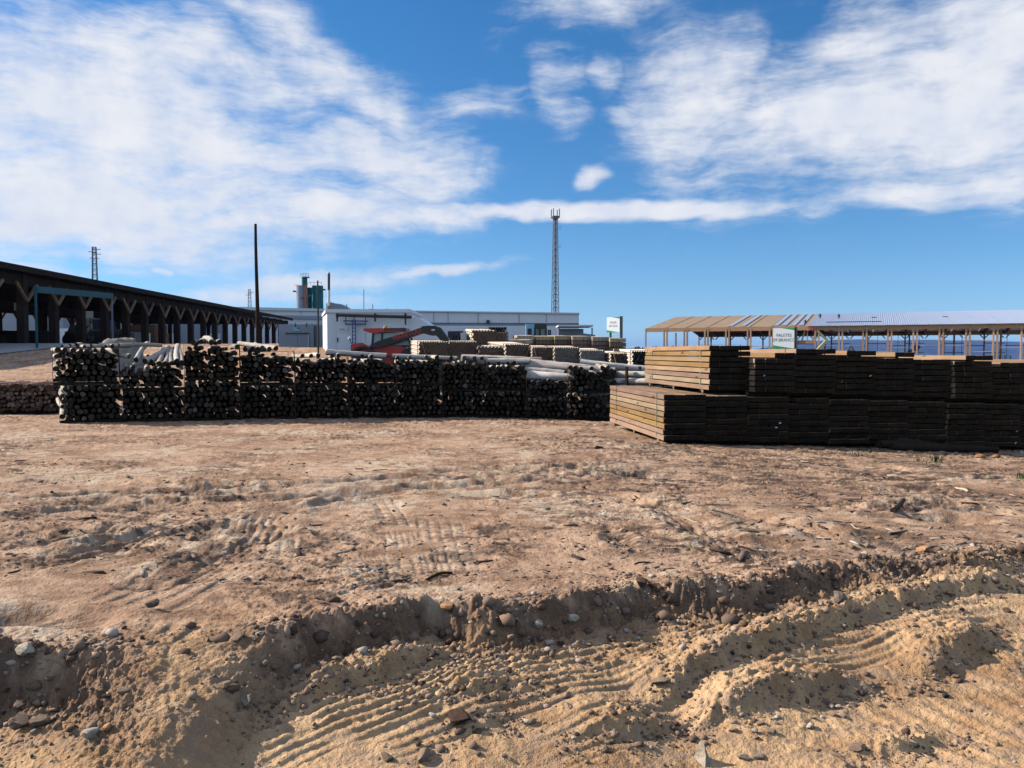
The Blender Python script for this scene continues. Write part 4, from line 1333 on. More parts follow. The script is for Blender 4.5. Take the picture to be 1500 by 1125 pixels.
# gravel mound behind the pole row
p = at(168, 507, 33.0)
q = at(168, 493, 33.0)
zb = gz(p.x, p.y)
mm = []
rr_, cc_ = 26, 64
for i in range(rr_ + 1):
    for j in range(cc_):
        a = 2 * math.pi * j / cc_
        mm.append((i / rr_ * math.cos(a), i / rr_ * math.sin(a)))
mm = np.array(mm)
rad_ = np.hypot(mm[:, 0], mm[:, 1])
hgt_ = np.clip((1 - rad_) / 0.62, 0, 1) * (q.z - zb) * (0.96 + 0.10 * fbm(mm[:, 0] * 2, mm[:, 1] * 2, 3, 0.5, 201)) + 0.05 * fbm(mm[:, 0] * 9, mm[:, 1] * 9, 3, 0.6, 203) * (rad_ < 0.95)
mb = MB()
vs = [(x * 1.5 - 0 + 0.15 * z_, y * 1.5, z_) for (x, y), z_ in zip(mm, hgt_)]
fs = [(i * cc_ + j, i * cc_ + (j + 1) % cc_, (i + 1) * cc_ + (j + 1) % cc_, (i + 1) * cc_ + j) for i in range(rr_) for j in range(cc_)]
mb.add(vs, fs)
M['grey_sand'] = plain('grey_gravel_heap', (0.27, 0.235, 0.20), 0.95, 0, 0.3, 4, 0.4)
o = mb.build('gravel_mound', M['grey_sand'], None, True, (p.x, p.y, zb - 0.02))
fix_normals(o.data)
tag(o, 'flat-topped grey gravel mound behind the left end of the pole row', 'mound')

# ------------------------------------------------------------------ posts, cabins and the red telehandler
def wood_pole(label, px, ytop, ybot, dist, r0, r1, mat, name='utility_pole', lean=0.0, group=None):
    a, b = at(px + lean, ybot, dist), at(px, ytop, dist)
    zb = gz(a.x, a.y) - 0.3
    mb = MB(); n = 7
    for k in range(n):
        t0, t1 = k / n, (k + 1) / n
        f = lambda t: (a.x + (b.x - a.x) * t + 0.03 * math.sin(5 * t), a.y, zb + (b.z - zb) * t)
        mb.cyl(f(t0), f(t1), r0 + (r1 - r0) * t0, r0 + (r1 - r0) * t1, 10)
    return tag(mb.build(name, mat, None, True), label, 'pole', group)


wood_pole('tall bare wooden pole rising behind the fourth pole column', 375.3, 328, 512, 34, 0.105, 0.055, M['old_wood'], lean=1.5)
wood_pole('thin dark metal post before the grey cabin', 466.3, 411, 512, 40, 0.05, 0.04, M['dark_metal'], name='metal_post', lean=-1.2)


# white plant room with ladder and pipe
D1 = 46.0
a, b = at(479, 455, D1), at(600, 455, D1)
c4 = at(472.5, 455, D1 + 5.5)
zg = gz(a.x, D1) - 0.3
t = thing('plant_room', 'white boxy plant room behind the red telehandler', 'building', (0, 0, 0))
wall = MB().plan([(a.x, D1), (b.x, D1), (b.x, D1 + 6), (c4.x, D1 + 5.5)], zg, a.z - 0.12).build('wall', M['panel'], t)
MB().plan([(a.x - 0.08, D1 - 0.08), (b.x + 0.05, D1 - 0.08), (b.x + 0.05, D1 + 6.1), (c4.x - 0.08, D1 + 5.6)], a.z - 0.12, a.z + 0.08).build('roof', M['panel'], t)
dl, dr, dtp = at(493.5, 470, D1), at(522, 470, D1), at(493, 472, D1).z
door = MB().box(dl.x, dr.x + 0.5, D1 - 0.05, D1, zg + 0.2, dtp).build('door', M['panel'], t)
hx = at(493.5, 497, D1)
MB().box(hx.x + 0.03, hx.x + 0.09, D1 - 0.10, D1 - 0.05, hx.z - 0.15, hx.z + 0.1).build('handle', M['dark_metal'], door)
c1 = at(605, 462, D1); c2 = at(632, 478, D1 + 1)
MB().prism([(b.x, zg), (b.x, a.z - 0.45), (at(612, 463, D1).x, at(612, 464, D1).z), (at(632, 478, D1).x, at(632, 478, D1).z), (at(632, 478, D1).x, zg)], D1 + 0.02, D1 + 5).build('lean_to', M['panel'], t)
for k, px in enumerate((541, 545, 566, 597)):
    c = at(px, 453, D1 + 3)
    MB().cyl((c.x, D1 + 3, a.z), (c.x, D1 + 3, a.z + 0.28), 0.1, 0.1, 8).build('roof_vent', M['white'], t)
sgn_ = thing('door_sign', 'small white sign with dark letters on the plant room', 'sign', (at(504, 483, D1).x, D1 - 0.06, at(504, 483, D1).z))
MB().box(-0.26, 0.26, -0.03, 0, -0.125, 0.125).build('plate', M['sign_white'], sgn_)
lettering('DML 2', 0.17, M['grey_text'], sgn_, (0, -0.035, 0), (math.pi / 2, 0, 0))
# pipe along the roof edge
t = thing('pipe_rack', 'long black pipe on short legs across the plant room front', 'pipe', (0, 0, 0))
pa, pb = at(493, 461.5, D1 - 0.5), at(603, 464.5, D1 - 0.5)
MB().cyl(pa, pb, 0.095, 0.095, 10).build('pipe', M['dark_metal'], t)
for px in (494, 549.5, 594):
    c = at(px, 462, D1 - 0.5); e = at(px, 471 if px < 590 else 476, D1 - 0.5)
    MB().bar(c, e, 0.09, 0.09).build('bracket', M['dark_metal'], t)
    MB().cyl(c + Vector((-0.06, 0, 0)), c + Vector((0.06, 0, 0)), 0.13, 0.13, 10).build('collar', M['dark_metal'], t)
# blue ladder with top rack
t = thing('steel_ladder', 'blue steel ladder with a hooked top rack on the plant room', 'ladder', (0, 0, 0))
DL = D1 - 0.35
for px in (516.5, 520.8):
    MB().bar(at(px, 512, DL), at(px, 468, DL), 0.05, 0.05).build('rail', M['blue_paint'], t)
for k in range(6):
    y = 475.5 + 5.2 * k
    MB().bar(at(516.5, y, DL), at(520.8, y, DL), 0.04, 0.04).build('rung', M['blue_paint'], t)
MB().bar(at(503, 470, DL), at(539, 470.5, DL), 0.06, 0.07).build('rack_bar', M['blue_paint'], t)
MB().bar(at(506, 475, DL), at(536, 474.8, DL), 0.06, 0.08).build('rack_bar', M['blue_paint'], t)
for px in (506.5, 518.6, 535.5):
    MB().bar(at(px, 475, DL), at(px, 464.5, DL), 0.05, 0.05).build('rack_post', M['blue_paint'], t)

# chimney
t = thing('chimney', 'slim two-tone chimney pipe beside the plant room', 'chimney', (0, 0, 0))
DC = 49.0
MB().cyl(at(481.8, 456, DC), at(481.8, 448, DC), 0.085, 0.085, 12).build('base_section', M['rust_orange'], t)
MB().cyl(at(481.8, 448, DC), at(481.8, 425, DC), 0.08, 0.08, 12).build('white_section', M['white'], t)
MB().cyl(at(481.8, 425, DC), at(481.8, 401, DC), 0.078, 0.078, 12).build('black_section', M['black_paint'], t)
MB().cyl(at(481.8, 401, DC), at(481.8, 399, DC), 0.09, 0.09, 12).build('cap', M['white'], t)
MB().cyl(at(481.8, 470, DC), at(481.8, 456, DC), 0.084, 0.084, 12).build('lower_pipe', M['galv'], t)
# grey cabin
D2 = 52.0
a, b = at(408, 475, D2), at(459, 475, D2)
zg = gz(a.x, D2) - 0.3
t = thing('grey_cabin', 'grey metal cabin with a double door before the shed end', 'building', (0, 0, 0))
MB().box(a.x, b.x, D2, D2 + 3.2, zg, a.z).build('wall', M['panel_grey'], t)
c = at(472, 476, D2)
MB().box(b.x, c.x, D2 + 0.3, D2 + 3.2, zg, c.z).build('annex', M['panel_grey'], t)
dl, dr, dz = at(420, 490, D2), at(451.5, 490, D2), at(420, 489, D2).z
dm = (dl.x + dr.x) / 2
for u0, u1 in ((dl.x, dm - 0.01), (dm + 0.01, dr.x)):
    dd_ = MB().box(u0, u1, D2 - 0.05, D2, zg + 0.2, dz).build('door', M['panel_grey'], t)
    MB().box(u1 - 0.12, u1 - 0.08, D2 - 0.09, D2 - 0.05, zg + 1.6, zg + 1.9).build('handle', M['dark_metal'], dd_)
MB().box(dl.x - 0.06, dr.x + 0.06, D2 - 0.12, D2, dz, dz + 0.07).build('door_canopy', M['dark_metal'], t)
MB().box(dr.x, dr.x + 0.06, D2 - 0.08, D2, zg + 0.2, dz - 0.03).build('door_jamb', M['white'], t)
s_ = at(434.5, 482, D2)
pl_ = MB().box(s_.x - 0.24, s_.x + 0.24, D2 - 0.04, D2, s_.z - 0.14, s_.z + 0.14).build('name_plate', M['sky_blue'], t)
MB().box(s_.x + 0.06, s_.x + 0.2, D2 - 0.06, D2 - 0.04, s_.z + 0.02, s_.z + 0.10).build('emblem', M['blue_paint'], pl_)
for px in (425, 431.5, 450, 456, 463, 470):
    c = at(px, 474.5, D2 + 0.4)
    MB().box(c.x - 0.07, c.x + 0.07, D2 + 0.3, D2 + 0.5, a.z - 0.05, a.z + 0.12).build('roof_lamp', M['white'], t)

# telehandler
DT = 31.0
tz = gz(-4, DT)
org = at(600, 517, DT)
org.z = tz
t = thing('telehandler', 'red and black telehandler with its long boom lowered, behind the poles', 'telehandler', org)


def T(px, py):
    p = at(px, py, DT)
    return (p.x - org.x, p.z - org.z)


mats_ = M
zfl = 0.55
body = MB().prism([T(513, 522), T(513, 506), (T(516, 503)[0], T(516, 503)[1]), T(530, 502), T(546, 510), T(556, 506), T(575, 506.5), T(590, 508), T(602, 514), T(606, 522), (T(606, 522)[0], 0.5), (T(513, 522)[0], 0.5)], 0.1, 2.0).build('chassis', M['red'], t)
MB().prism([T(545, 512), T(551, 507.5), T(565, 505.5), T(588, 507), T(601, 513), T(603, 521), T(546, 521)], -0.12, 0.1).build('engine_hood', M['red'], t)
fen = MB()
c0 = T(533, 520)
arc = [(c0[0] + 0.46 * math.cos(a), c0[1] + 0.36 * math.sin(a)) for a in np.linspace(math.pi, 0, 12)]
fen.prism(arc + [(c0[0] + 0.36 * math.cos(a), c0[1] + 0.27 * math.sin(a)) for a in np.linspace(0, math.pi, 12)], -0.25, 0.35)
fen.build('mudguard', M['black_paint'], t)
fix_normals(bpy.data.objects['mudguard'].data)
c0 = T(604, 522)
MB().prism([(c0[0] + 0.46 * math.cos(a), c0[1] + 0.36 * math.sin(a)) for a in np.linspace(math.pi, 0, 10)], -0.25, 0.25).build('mudguard', M['black_paint'], t)
for px in (533, 596):
    for y in (0.05, 1.75):
        cx = T(px, 520)[0]
        w = MB().cyl((cx, y - 0.22, 0.55), (cx, y + 0.22, 0.55), 0.55, 0.55, 24).build('wheel', M['rubber'], t)
        MB().cyl((cx, y - 0.235, 0.55), (cx, y - 0.22, 0.55), 0.28, 0.28, 16).build('rim', M['white'], w)
cab = thing('cab', None, None); cab.parent = t
cab.location = (0, 0, 0)
fr = MB()
y0, y1 = 0.55, 1.6
for (pa, pb) in (((541, 510), (543, 487)), ((556, 510), (556.5, 484)), ((600, 508), (592, 487))):
    for y in (y0, y1):
        fr.bar((T(*pa)[0], y, T(*pa)[1]), (T(*pb)[0], y, T(*pb)[1]), 0.07, 0.07)
fr.bar((T(543, 486)[0], y0, T(543, 486)[1]), (T(592, 484)[0], y0, T(592, 484)[1]), 0.09, 0.12)
fr.bar((T(541, 507)[0], y0, T(541, 507)[1]), (T(600, 507)[0], y0, T(600, 507)[1]), 0.06, 0.08)
fr.build('cab_frame', M['black_paint'], t)
bpy.data.objects.remove(cab)
gl = MB()
gl.prism([T(544, 508), T(545, 488), T(555.5, 486), T(555.5, 508)], y0 + 0.02, y0 + 0.03)
gl.build('side_window', M['glass'], t)
MB().prism([T(557.5, 508), T(557.5, 486), T(591, 488), T(598, 508)], y0 + 0.02, y0 + 0.03).build('side_window', M['glass'], t)
MB().prism([T(542, 508), T(543.5, 488), T(545, 488), T(544, 508)], y0 + 0.05, y1).build('windscreen', M['glass'], t)
MB().prism([T(529, 484), T(529.5, 480.5), T(553, 480), T(590, 482), T(592, 486), T(556, 486), T(546, 488), T(540, 487.5)], y0 - 0.1, y1 + 0.1).build('roof', M['red'], t)
rg = MB()
for k in range(10):
    q0 = T(560 + 3.4 * k, 483.5); rg.box(q0[0], q0[0] + 0.05, y0 - 0.12, y1 + 0.05, q0[1] - 0.02, q0[1] + 0.10)
rg.build('roof_grille', M['black_paint'], t)
bq = T(558.5, 480)
MB().lathe([(0.0, bq[1]), (0.09, bq[1]), (0.07, bq[1] + 0.10), (0.02, bq[1] + 0.13)], 12, c=(bq[0], 1.0)).build('beacon', M['orange'], t)
boom = MB().prism([T(541, 510), T(545, 505.5), T(556, 499.5), T(617, 481), T(620, 478), T(628, 477.5), T(638, 477.5), T(641, 480), T(646, 490), T(634, 492), T(620, 488.5), T(572, 505), T(556, 509)], -0.32, 0.25).build('boom', M['black_paint'], t)
MB().prism([T(638, 478), T(646, 480), T(655, 492), T(660, 500), T(652, 506), T(644, 496), T(636, 488)], -0.28, 0.22).build('boom_tail', M['black_paint'], t)
tl = MB(); tl.bar((T(545, 505)[0], -0.02, T(545, 505)[1]), (T(617, 480.6)[0], -0.02, T(617, 480.6)[1]), 0.45, 0.02); tl.build('boom_top_plate', M['galv'], t)
l0, l1 = T(581, 495.5), T(614, 485.5)
ang = math.atan2(l1[1] - l0[1], l1[0] - l0[0])
lettering('MANITOU', 0.25, M['red_text'], boom, ((l0[0] + l1[0]) / 2, -0.325, (l0[1] + l1[1]) / 2), (math.pi / 2, -ang, 0), sx=1.0)
pq = T(635, 484); MB().box(pq[0] - 0.05, pq[0] + 0.08, -0.335, -0.32, pq[1] - 0.02, pq[1] + 0.04).build('data_plate', M['white'], boom)
mq = T(511.5, 495.5)
MB().bar((T(514, 504)[0], 0.1, T(514, 504)[1]), (mq[0], 0.1, mq[1]), 0.03, 0.03).build('mirror_arm', M['dark_metal'], t)
MB().lathe([(0.0, mq[1] - 0.07), (0.07, mq[1] - 0.03), (0.07, mq[1] + 0.04), (0.0, mq[1] + 0.07)], 12, c=(mq[0], 0.1)).build('work_lamp', M['white'], t)
MB().box(T(550, 502)[0], T(556, 502)[0], 0.0, 0.1, T(550, 505)[1], T(550, 501.5)[1]).build('toolbox', M['dark_metal'], t)

# forklifts behind the stacks
def forklift(label, px, ytop, ybot, dist, w_px, mat):
    c = at(px, ybot, dist)
    zb = gz(c.x, dist)
    h = at(px, ytop, dist).z - zb
    w = w_px / FPX * dist
    t = thing('forklift', label, 'forklift', (c.x, dist, zb), 0, 'forklifts behind the stacks')
    MB().box(-w / 2, -w * 0.12, 0, 1.2, 0.4, h).build('cab_side', mat, t)
    MB().box(-w * 0.42, -w * 0.25, -0.02, 0, h * 0.62, h * 0.88).build('vent', M['dark_metal'], t)
    MB().box(-w * 0.12, w * 0.42, -0.05, 1.25, h - 0.22, h).build('overhead_guard', M['black_paint'], t)
    for x in (-w * 0.1, w * 0.12, w * 0.39): MB().box(x - 0.05, x + 0.05, 0, 0.08, 0.9, h - 0.2).build('pillar', M['black_paint'], t)
    MB().box(-w * 0.08, w * 0.36, 0.5, 0.53, h * 0.6, h - 0.22).build('window', M['glass'], t)
    MB().box(-w / 2, w / 2, 0.02, 1.3, 0.35, h * 0.55).build('chassis', mat, t)
    for x in (-w * 0.3, w * 0.3): MB().cyl((x, -0.1, 0.35), (x, 0.2, 0.35), 0.35, 0.35, 16).build('wheel', M['rubber'], t)
    for x in (w * 0.5, w * 0.58): MB().box(x - 0.04, x + 0.04, 0, 0.12, 0.1, h * 0.85).build('mast', M['black_paint'], t)
    return t


forklift('light blue forklift behind the brown plank packs', 787, 474.5, 492, 41, 33, M['sky_blue'])
forklift('dark blue forklift between the telehandler and the tallest stack', 668, 485, 500, 36.5, 24, M['dark_metal'])
p = at(678.5, 500, 35.5)
o = MB().box(-0.12, 0.16, 0, 0.8, 0, at(678, 487.5, 35.5).z - gz(p.x, 35.5)).box(0.16, 0.4, 0.02, 0.7, 0.0, 1.4).mesh('white_cabinet', [M['sign_white']])
o = link('white_cabinet', o, None, (p.x, 35.5, gz(p.x, 35.5)))
tag(o, 'narrow white cabinet left of the tallest stake stack', 'cabinet')

# ------------------------------------------------------------------ factory, silos, masts
D3 = 140.0
t = thing('factory_hall', 'long white and blue-grey factory hall with a flat roof', 'building', (0, 0, 0))
a, b = at(606, 457, D3), at(848, 459.5, D3)
zg = gz(a.x, D3) - 1


def strip(name, pl, pr, ytl, ytr, ybl, ybr, d0, thick, mat, parent):
    """a wall strip given by the rows of its two ends"""
    A, B, C, E = at(pl, ytl, d0), at(pr, ytr, d0), at(pr, ybr, d0), at(pl, ybl, d0)
    return MB().prism([(E.x, E.z), (C.x, C.z), (B.x, B.z), (A.x, A.z)], d0, d0 + thick).build(name, mat, parent)


strip('upper_wall', 604, 848, 456.5, 460, 472.5, 473.5, D3, 40, M['panel'], t)
strip('grey_band', 604, 848, 472.5, 473.5, 477, 477.5, D3 + 0.25, 39, M['panel_dark'], t)
strip('lower_wall', 604, 848, 477, 477.5, 545, 545, D3, 40, M['panel'], t)
strip('parapet', 603, 849, 454.8, 458.0, 456.5, 460, D3 - 0.3, 41, M['white'], t)
for px in (635, 656, 700, 760, 800):
    strip('panel_joint', px, px + 0.7, 457.5, 457.5, 472.4, 472.4, D3 - 0.08, 0.06, M['panel_dark'], t)
c = at(715, 473, D3); MB().box(c.x - 0.3, c.x + 0.3, D3 - 0.35, D3, c.z - 0.1, c.z + 0.5).build('wall_lamp', M['dark_metal'], t)
# lit roof sheet seen at a grazing angle and the wing that lies farther back
D4 = 168.0
strip('rear_upper_wall', 330, 606, 453.5, 458, 463, 466, D4, 40, M['panel'], t)
strip('rear_band', 330, 606, 460.5, 464.5, 465.5, 469.5, D4 - 0.25, 0.2, M['panel_dark'], t)
strip('rear_lower_wall', 330, 606, 463, 466, 540, 540, D4 + 0.2, 40, M['panel'], t)
strip('rear_parapet', 329, 607, 449, 455.3, 453.5, 458, D4 - 0.4, 41, M['white'], t)
for px in (352, 440, 520, 560): strip('panel_joint', px, px + 0.6, 454.3, 454.3, 460.3, 460.3, D4 - 0.1, 0.06, M['panel_dark'], t)
# canopy and low annex at the right end
D5 = 118.0
A, B = at(818, 477, D5), at(869, 477, D5)
t2 = thing('loading_canopy', 'white-edged loading canopy at the right end of the factory', 'canopy', (0, 0, 0))
MB().box(A.x, B.x, D5, D5 + 7, A.z - 0.12, A.z + 0.12).build('roof', M['white'], t2)
zc = gz(A.x, D5)
for px in (819, 867.5):
    c = at(px, 480, D5); MB().box(c.x - 0.1, c.x + 0.1, D5 + 0.1, D5 + 0.3, zc, c.z).build('post', M['galv'], t2)
MB().box(at(821, 480, D5).x, at(860, 480, D5).x, D5 + 6, D5 + 7, zc, at(821, 480, D5).z).build('back_wall', M['panel_grey'], t2)
A, B = at(846, 487, D5 + 8), at(872, 490.5, D5 + 8)
o = MB().prism([(A.x, zc), (B.x, zc), (B.x, B.z), (A.x, A.z)], D5 + 8, D5 + 14).build('annex', M['panel_grey'])
tag(o, 'low grey annex with a sloping roof right of the loading canopy', 'building')

# silos
DS = 260.0
t = thing('silo_plant', 'white and teal silos with a tall head tower above the factory', 'silo', (0, 0, 0))


def vcyl(name, pl, pr, yt, yb, mat, parent, dd=DS, n=24):
    a, b = at(pl, yb, dd), at(pr, yt, dd)
    r = (b.x - a.x) / 2
    return MB().cyl(((a.x + b.x) / 2, dd + r, a.z), ((a.x + b.x) / 2, dd + r, b.z), r, r, n).build(name, mat, parent)


vcyl('white_silo', 432.5, 447, 419, 455, M['silo_grey'], t)
vcyl('silo_band', 432.0, 448.5, 435, 438.5, M['rust_orange'], t)
vcyl('silo_rim', 431.5, 448, 418, 419.5, M['rust_orange'], t)
vcyl('head_tower', 441, 449, 405.5, 421, M['teal'], t, DS + 3)
vcyl('teal_silo', 455.5, 471.3, 418, 457, M['teal'], t, DS + 2)
vcyl('teal_filter', 447.5, 456, 421, 457, M['teal'], t, DS + 5)
vcyl('platform', 440, 452, 405, 406.3, M['rust_orange'], t, DS + 2)
MB().box(at(446, 420, DS).x, at(449, 420, DS).x, DS - 0.5, DS, at(446, 456, DS).z, at(446, 418, DS).z).build('bracket_column', M['rust_orange'], t)
rl = MB()
for (xa, xb, y) in ((440.5, 452, 400.5), (451, 471, 413.5), (431, 440, 417.2), (440.5, 452, 403)):
    rl.bar(at(xa, y, DS), at(xb, y, DS), 0.08, 0.10)
for x in (440.6, 444, 448, 451.9): rl.bar(at(x, 405.5, DS), at(x, 400.5, DS), 0.08, 0.08)
for x in (451, 455, 460, 466, 471): rl.bar(at(x, 418, DS), at(x, 413.5, DS), 0.08, 0.08)
rl.build('railing', M['galv'], t)
for x0, x1, y in ((427.5, 431, 426), (471.4, 474, 423.5)):
    MB().box(at(x0, y, DS).x, at(x1, y, DS).x, DS + 1, DS + 3, at(x0, y + 1, DS).z, at(x0, y - 0.8, DS).z).build('outlet', M['dark_metal'], t)
for (xa, ya, xb, yb) in ((449, 436, 454, 432.5), (454, 432.5, 456, 432.5), (449, 447, 449, 436)):
    MB().cyl(at(xa, ya, DS), at(xb, yb, DS), 0.18, 0.18, 8).build('duct', M['galv'], t)
A, B = at(472, 456, DS), at(501, 456, DS)
o = MB().prism([(A.x, A.z - 4), (B.x, A.z - 4), (B.x, at(501, 449, DS).z), (at(494, 445, DS).x, at(494, 444, DS).z), (at(484, 442, DS).x, at(484, 442.5, DS).z), (at(477, 440, DS).x, at(477, 440.5, DS).z), (A.x, at(472, 443, DS).z)], DS + 6, DS + 14).build('ridge_building', M['panel_dark'])
tag(o, 'small dark-roofed building right beside the teal silo', 'building')


def lattice_mast(name, label, cat, px, ytop, dist, w0, w1, mat, step, top_fn=None, group=None):
    c = at(px, ytop, dist)
    zb = gz(c.x, dist)
    H = c.z - zb
    t = thing(name, label, cat, (c.x, dist, zb), 0.3, group)
    n = max(4, int(H / step))
    leg = [[], [], [], []]
    W_ = lambda z: w0 + (w1 - w0) * z / H
    for q, (sx, sy) in enumerate(((-1, -1), (1, -1), (1, 1), (-1, 1))):
        MB().bar((sx * w0 / 2, sy * w0 / 2, 0), (sx * w1 / 2, sy * w1 / 2, H), 0.16, 0.16).build('leg', mat, t)
    lat = MB()
    for k in range(n):
        z0, z1 = H * k / n, H * (k + 1) / n
        a, b = W_(z0) / 2, W_(z1) / 2
        for (p, q) in (((-1, -1), (1, -1)), ((1, -1), (1, 1)), ((1, 1), (-1, 1)), ((-1, 1), (-1, -1))):
            lat.bar((p[0] * a, p[1] * a, z0), (q[0] * b, q[1] * b, z1), 0.09, 0.09)
            lat.bar((p[0] * b, p[1] * b, z1), (q[0] * b, q[1] * b, z1), 0.10, 0.10)
    o = lat.build('bracing', mat, t)
    return t, H


t, H = lattice_mast('telecom_mast', 'tall slim lattice telecom mast behind the factory', 'mast', 813.5, 318, 240, 2.1, 1.0, M['galv'], 1.9)
for k, (sx, sy) in enumerate(((-1, -1), (1, -1), (1, 1), (-1, 1))):
    MB().box(sx * 0.95 - 0.12, sx * 0.95 + 0.12, sy * 0.95 - 0.12, sy * 0.95 + 0.12, H - 0.3, H + 2.4).build('antenna', M['galv'], t)
MB().lathe([(0.0, H - 0.7), (0.9, H - 0.6), (1.25, H + 0.1), (1.25, H + 0.25), (0.0, H + 0.25)], 12).build('head_frame', M['galv'], t)
MB().bar((0, 0, 0), (0, 0, H), 0.35, 0.35).build('cable_ladder', M['galv'], t)
for z, s in ((H * 0.78, 1), (H * 0.24, 1), (H * 0.92, 1)):
    MB().bar((0.6, 0, z), (1.6, 0, z), 0.07, 0.07).bar((1.55, 0, z - 0.3), (1.55, 0, z + 0.9), 0.1, 0.1).build('side_antenna', M['galv'], t)

for lab, px, yt, dd, arms in (("taller lattice pylon with crossarms above the left shed roof", 138, 362, 190, ((3, 1), (7, -1), (10, 1), (16, 0))), ("small distant power pylon left of the tall wooden pole", 365.5, 424, 260, ((4, 1), (8, -1)))):
    t, H = lattice_mast('power_pylon', lab, 'pylon', px, yt, dd, 1.6, 0.75, M['galv'], 1.3, group='power pylons beyond the shed')
    for off, sd in arms:
        z = H - off * dd / FPX
        x0, x1 = (-1.0, 1.0) if sd == 0 else ((-1.3, 0.4) if sd < 0 else (-0.4, 1.4))
        MB().bar((x0, 0, z), (x1, 0, z), 0.14, 0.14).build('crossarm', M['galv'], t)
for px, yt, lab in ((533, 424, 'thin lightning rod on the factory roof'), (508, 445, 'short aerial on the factory roof near the silos'), (546, 445.5, 'aerial with a leafy base on the factory roof')):
    a, b = at(px, 458, 165), at(px, yt, 165)
    o = MB().bar(a, b, 0.12, 0.12).mesh('roof_aerial', [M['galv']]); o = link('roof_aerial', o); tag(o, lab, 'aerial', 'aerials on the factory roof')

# ------------------------------------------------------------------ signs
def yard_sign(label, xl, xr, yt, yb, dist, lines, yaw, size):
    a, b = at(xl, yb, dist), at(xr, yt, dist)
    w = (b.x - a.x) / math.cos(yaw); h = b.z - a.z
    zb = gz(a.x, dist)
    t = thing('yard_sign', label, 'sign', ((a.x + b.x) / 2, dist, zb), yaw, 'white and green yard signs')
    z0 = a.z - zb
    bd = MB().box(-w / 2, w / 2, -0.03, 0.03, z0, z0 + h).build('board', M['sign_white'], t)
    MB().prism([(-w * 0.12, z0 + h), (w / 2, z0 + h), (w / 2, z0 + h * 0.885)], -0.034, -0.031).build('green_corner', M['green'], bd)
    MB().prism([(-w / 2, z0), (w * 0.5, z0), (-w / 2, z0 + h * 0.16)], -0.034, -0.031).build('green_corner', M['green'], bd)
    MB().box(w / 2, w / 2 + 0.16, 0.0, 0.16, 0, z0 + h + 0.05).build('post', M['black_paint'], t)
    MB().box(-w * 0.32, -w * 0.32 + 0.12, 0.04, 0.16, 0, z0 + h * 0.9).build('post', M['black_paint'], t)
    for k, ln in enumerate(lines):
        lettering(ln, size, M['grey_text'], bd, (0.02, -0.034, z0 + h * (0.64 - 0.23 * k)), (math.pi / 2, 0, 0), sx=0.9)
    return t


yard_sign('white and green sign reading PALETES EM BRANCO above the timber packs', 1135, 1161, 480.5, 510.5, 60, ('PALETES', 'EM BRANCO'), -0.55, 0.34)
yard_sign('distant white and green sign above the brown plank packs', 890, 907, 464.5, 487, 62, ('STOCK', 'EXT ECO'), -0.75, 0.22)

# ------------------------------------------------------------------ timber hall under construction on the right
O = at(946, 481, 175.0)
E0 = Vector((0.907, -0.42, 0)).normalized()
G0 = Vector((0.42, 0.907, 0)).normalized()
hyaw = math.atan2(E0.y, E0.x)
zb = -1.6
hall = thing('timber_hall', 'large open timber hall under construction with a half-sheeted roof', 'building', (O.x, O.y, zb), hyaw)
EV = O.z - zb; HD = 29.0; RG = EV + 3.75; BAY = 4.45; NBAY = 18; LEN = BAY * NBAY
post_me = MB().box(-0.17, 0.17, -0.22, 0.22, 0, EV - 0.3).mesh('post', [M['glulam']])
for i in range(NBAY + 1):
    for k, b in enumerate((0.0, 29.0, 58.0)):
        if k == 0 and i > 0:
            for s in (-0.32, 0.32): link('post', post_me, hall, (i * BAY + s, 0, 0), (0, 0, 0), (0.9, 0.9, 1))
        elif k == 0 or i % 2 == 0:
            link('post', post_me, hall, (i * BAY, b, 0), (0, 0, 0), (0.8, 0.8, 1) if i == 0 and k == 0 else (1, 1, 1))
    rf = MB()
    rf.bar((i * BAY, 0.0, EV - 0.35), (i * BAY, HD, RG - 0.35), 0.28, 0.6); rf.bar((i * BAY, 2 * HD, EV - 0.35), (i * BAY, HD, RG - 0.35), 0.28, 0.6)
    rf.build('rafter', M['glulam'], hall)
    for b in (58.0,):
        for s in (-1, 1):
            if 0 <= i * BAY + s * 1.2 <= LEN: MB().bar((i * BAY + s * 0.2, b + 0.3, EV - 1.7), (i * BAY + s * 1.0, b + 0.3, EV - 0.75), 0.2, 0.25).build('knee_brace', M['glulam'], hall)
for b, h in ((0.0, 0.75), (58.0, 0.95), (29.0, 0.6)):
    zz_ = EV - 0.45 if b in (0.0, 58.0) else RG - 1.2
    MB().bar((0, b, zz_), (LEN, b, zz_), 0.3, h).build('eave_beam', M['glulam'], hall)
rails = MB
for i in range(NBAY):
    lv = [(EV - 4.0,), (EV - 4.0,), (EV - 3.1, EV - 5.2), (EV - 4.4,)][i % 4] if i > 7 else ((EV - 5.0, EV - 4.1) if i % 3 == 2 else ())
    for z in lv:
        MB().bar((i * BAY + 0.3, -0.1, z), ((i + 1) * BAY - 0.3, -0.1, z), 0.06, 0.13).build('rail', M['batten'], hall)
    for z in (EV - 3.6,) if i % 2 else (EV - 3.0, EV - 5.4):
        if i > 4: MB().bar((i * BAY, 57.6, z), ((i + 1) * BAY, 57.6, z), 0.08, 0.16).build('rail', M['old_wood'], hall)
    if i > 9:
        for q in (0.5,):
            MB().bar(((i + q) * BAY, 38.2, 0), ((i + q) * BAY + 0.2, 38.2, EV + 1), 0.09, 0.09).build('prop', M['dark_metal'], hall)
# low wall plates
MB().bar((9 * BAY, -0.05, EV - 6.9), (LEN, -0.05, EV - 6.9), 0.12, 0.14).build('sill_plate', M['batten'], hall)
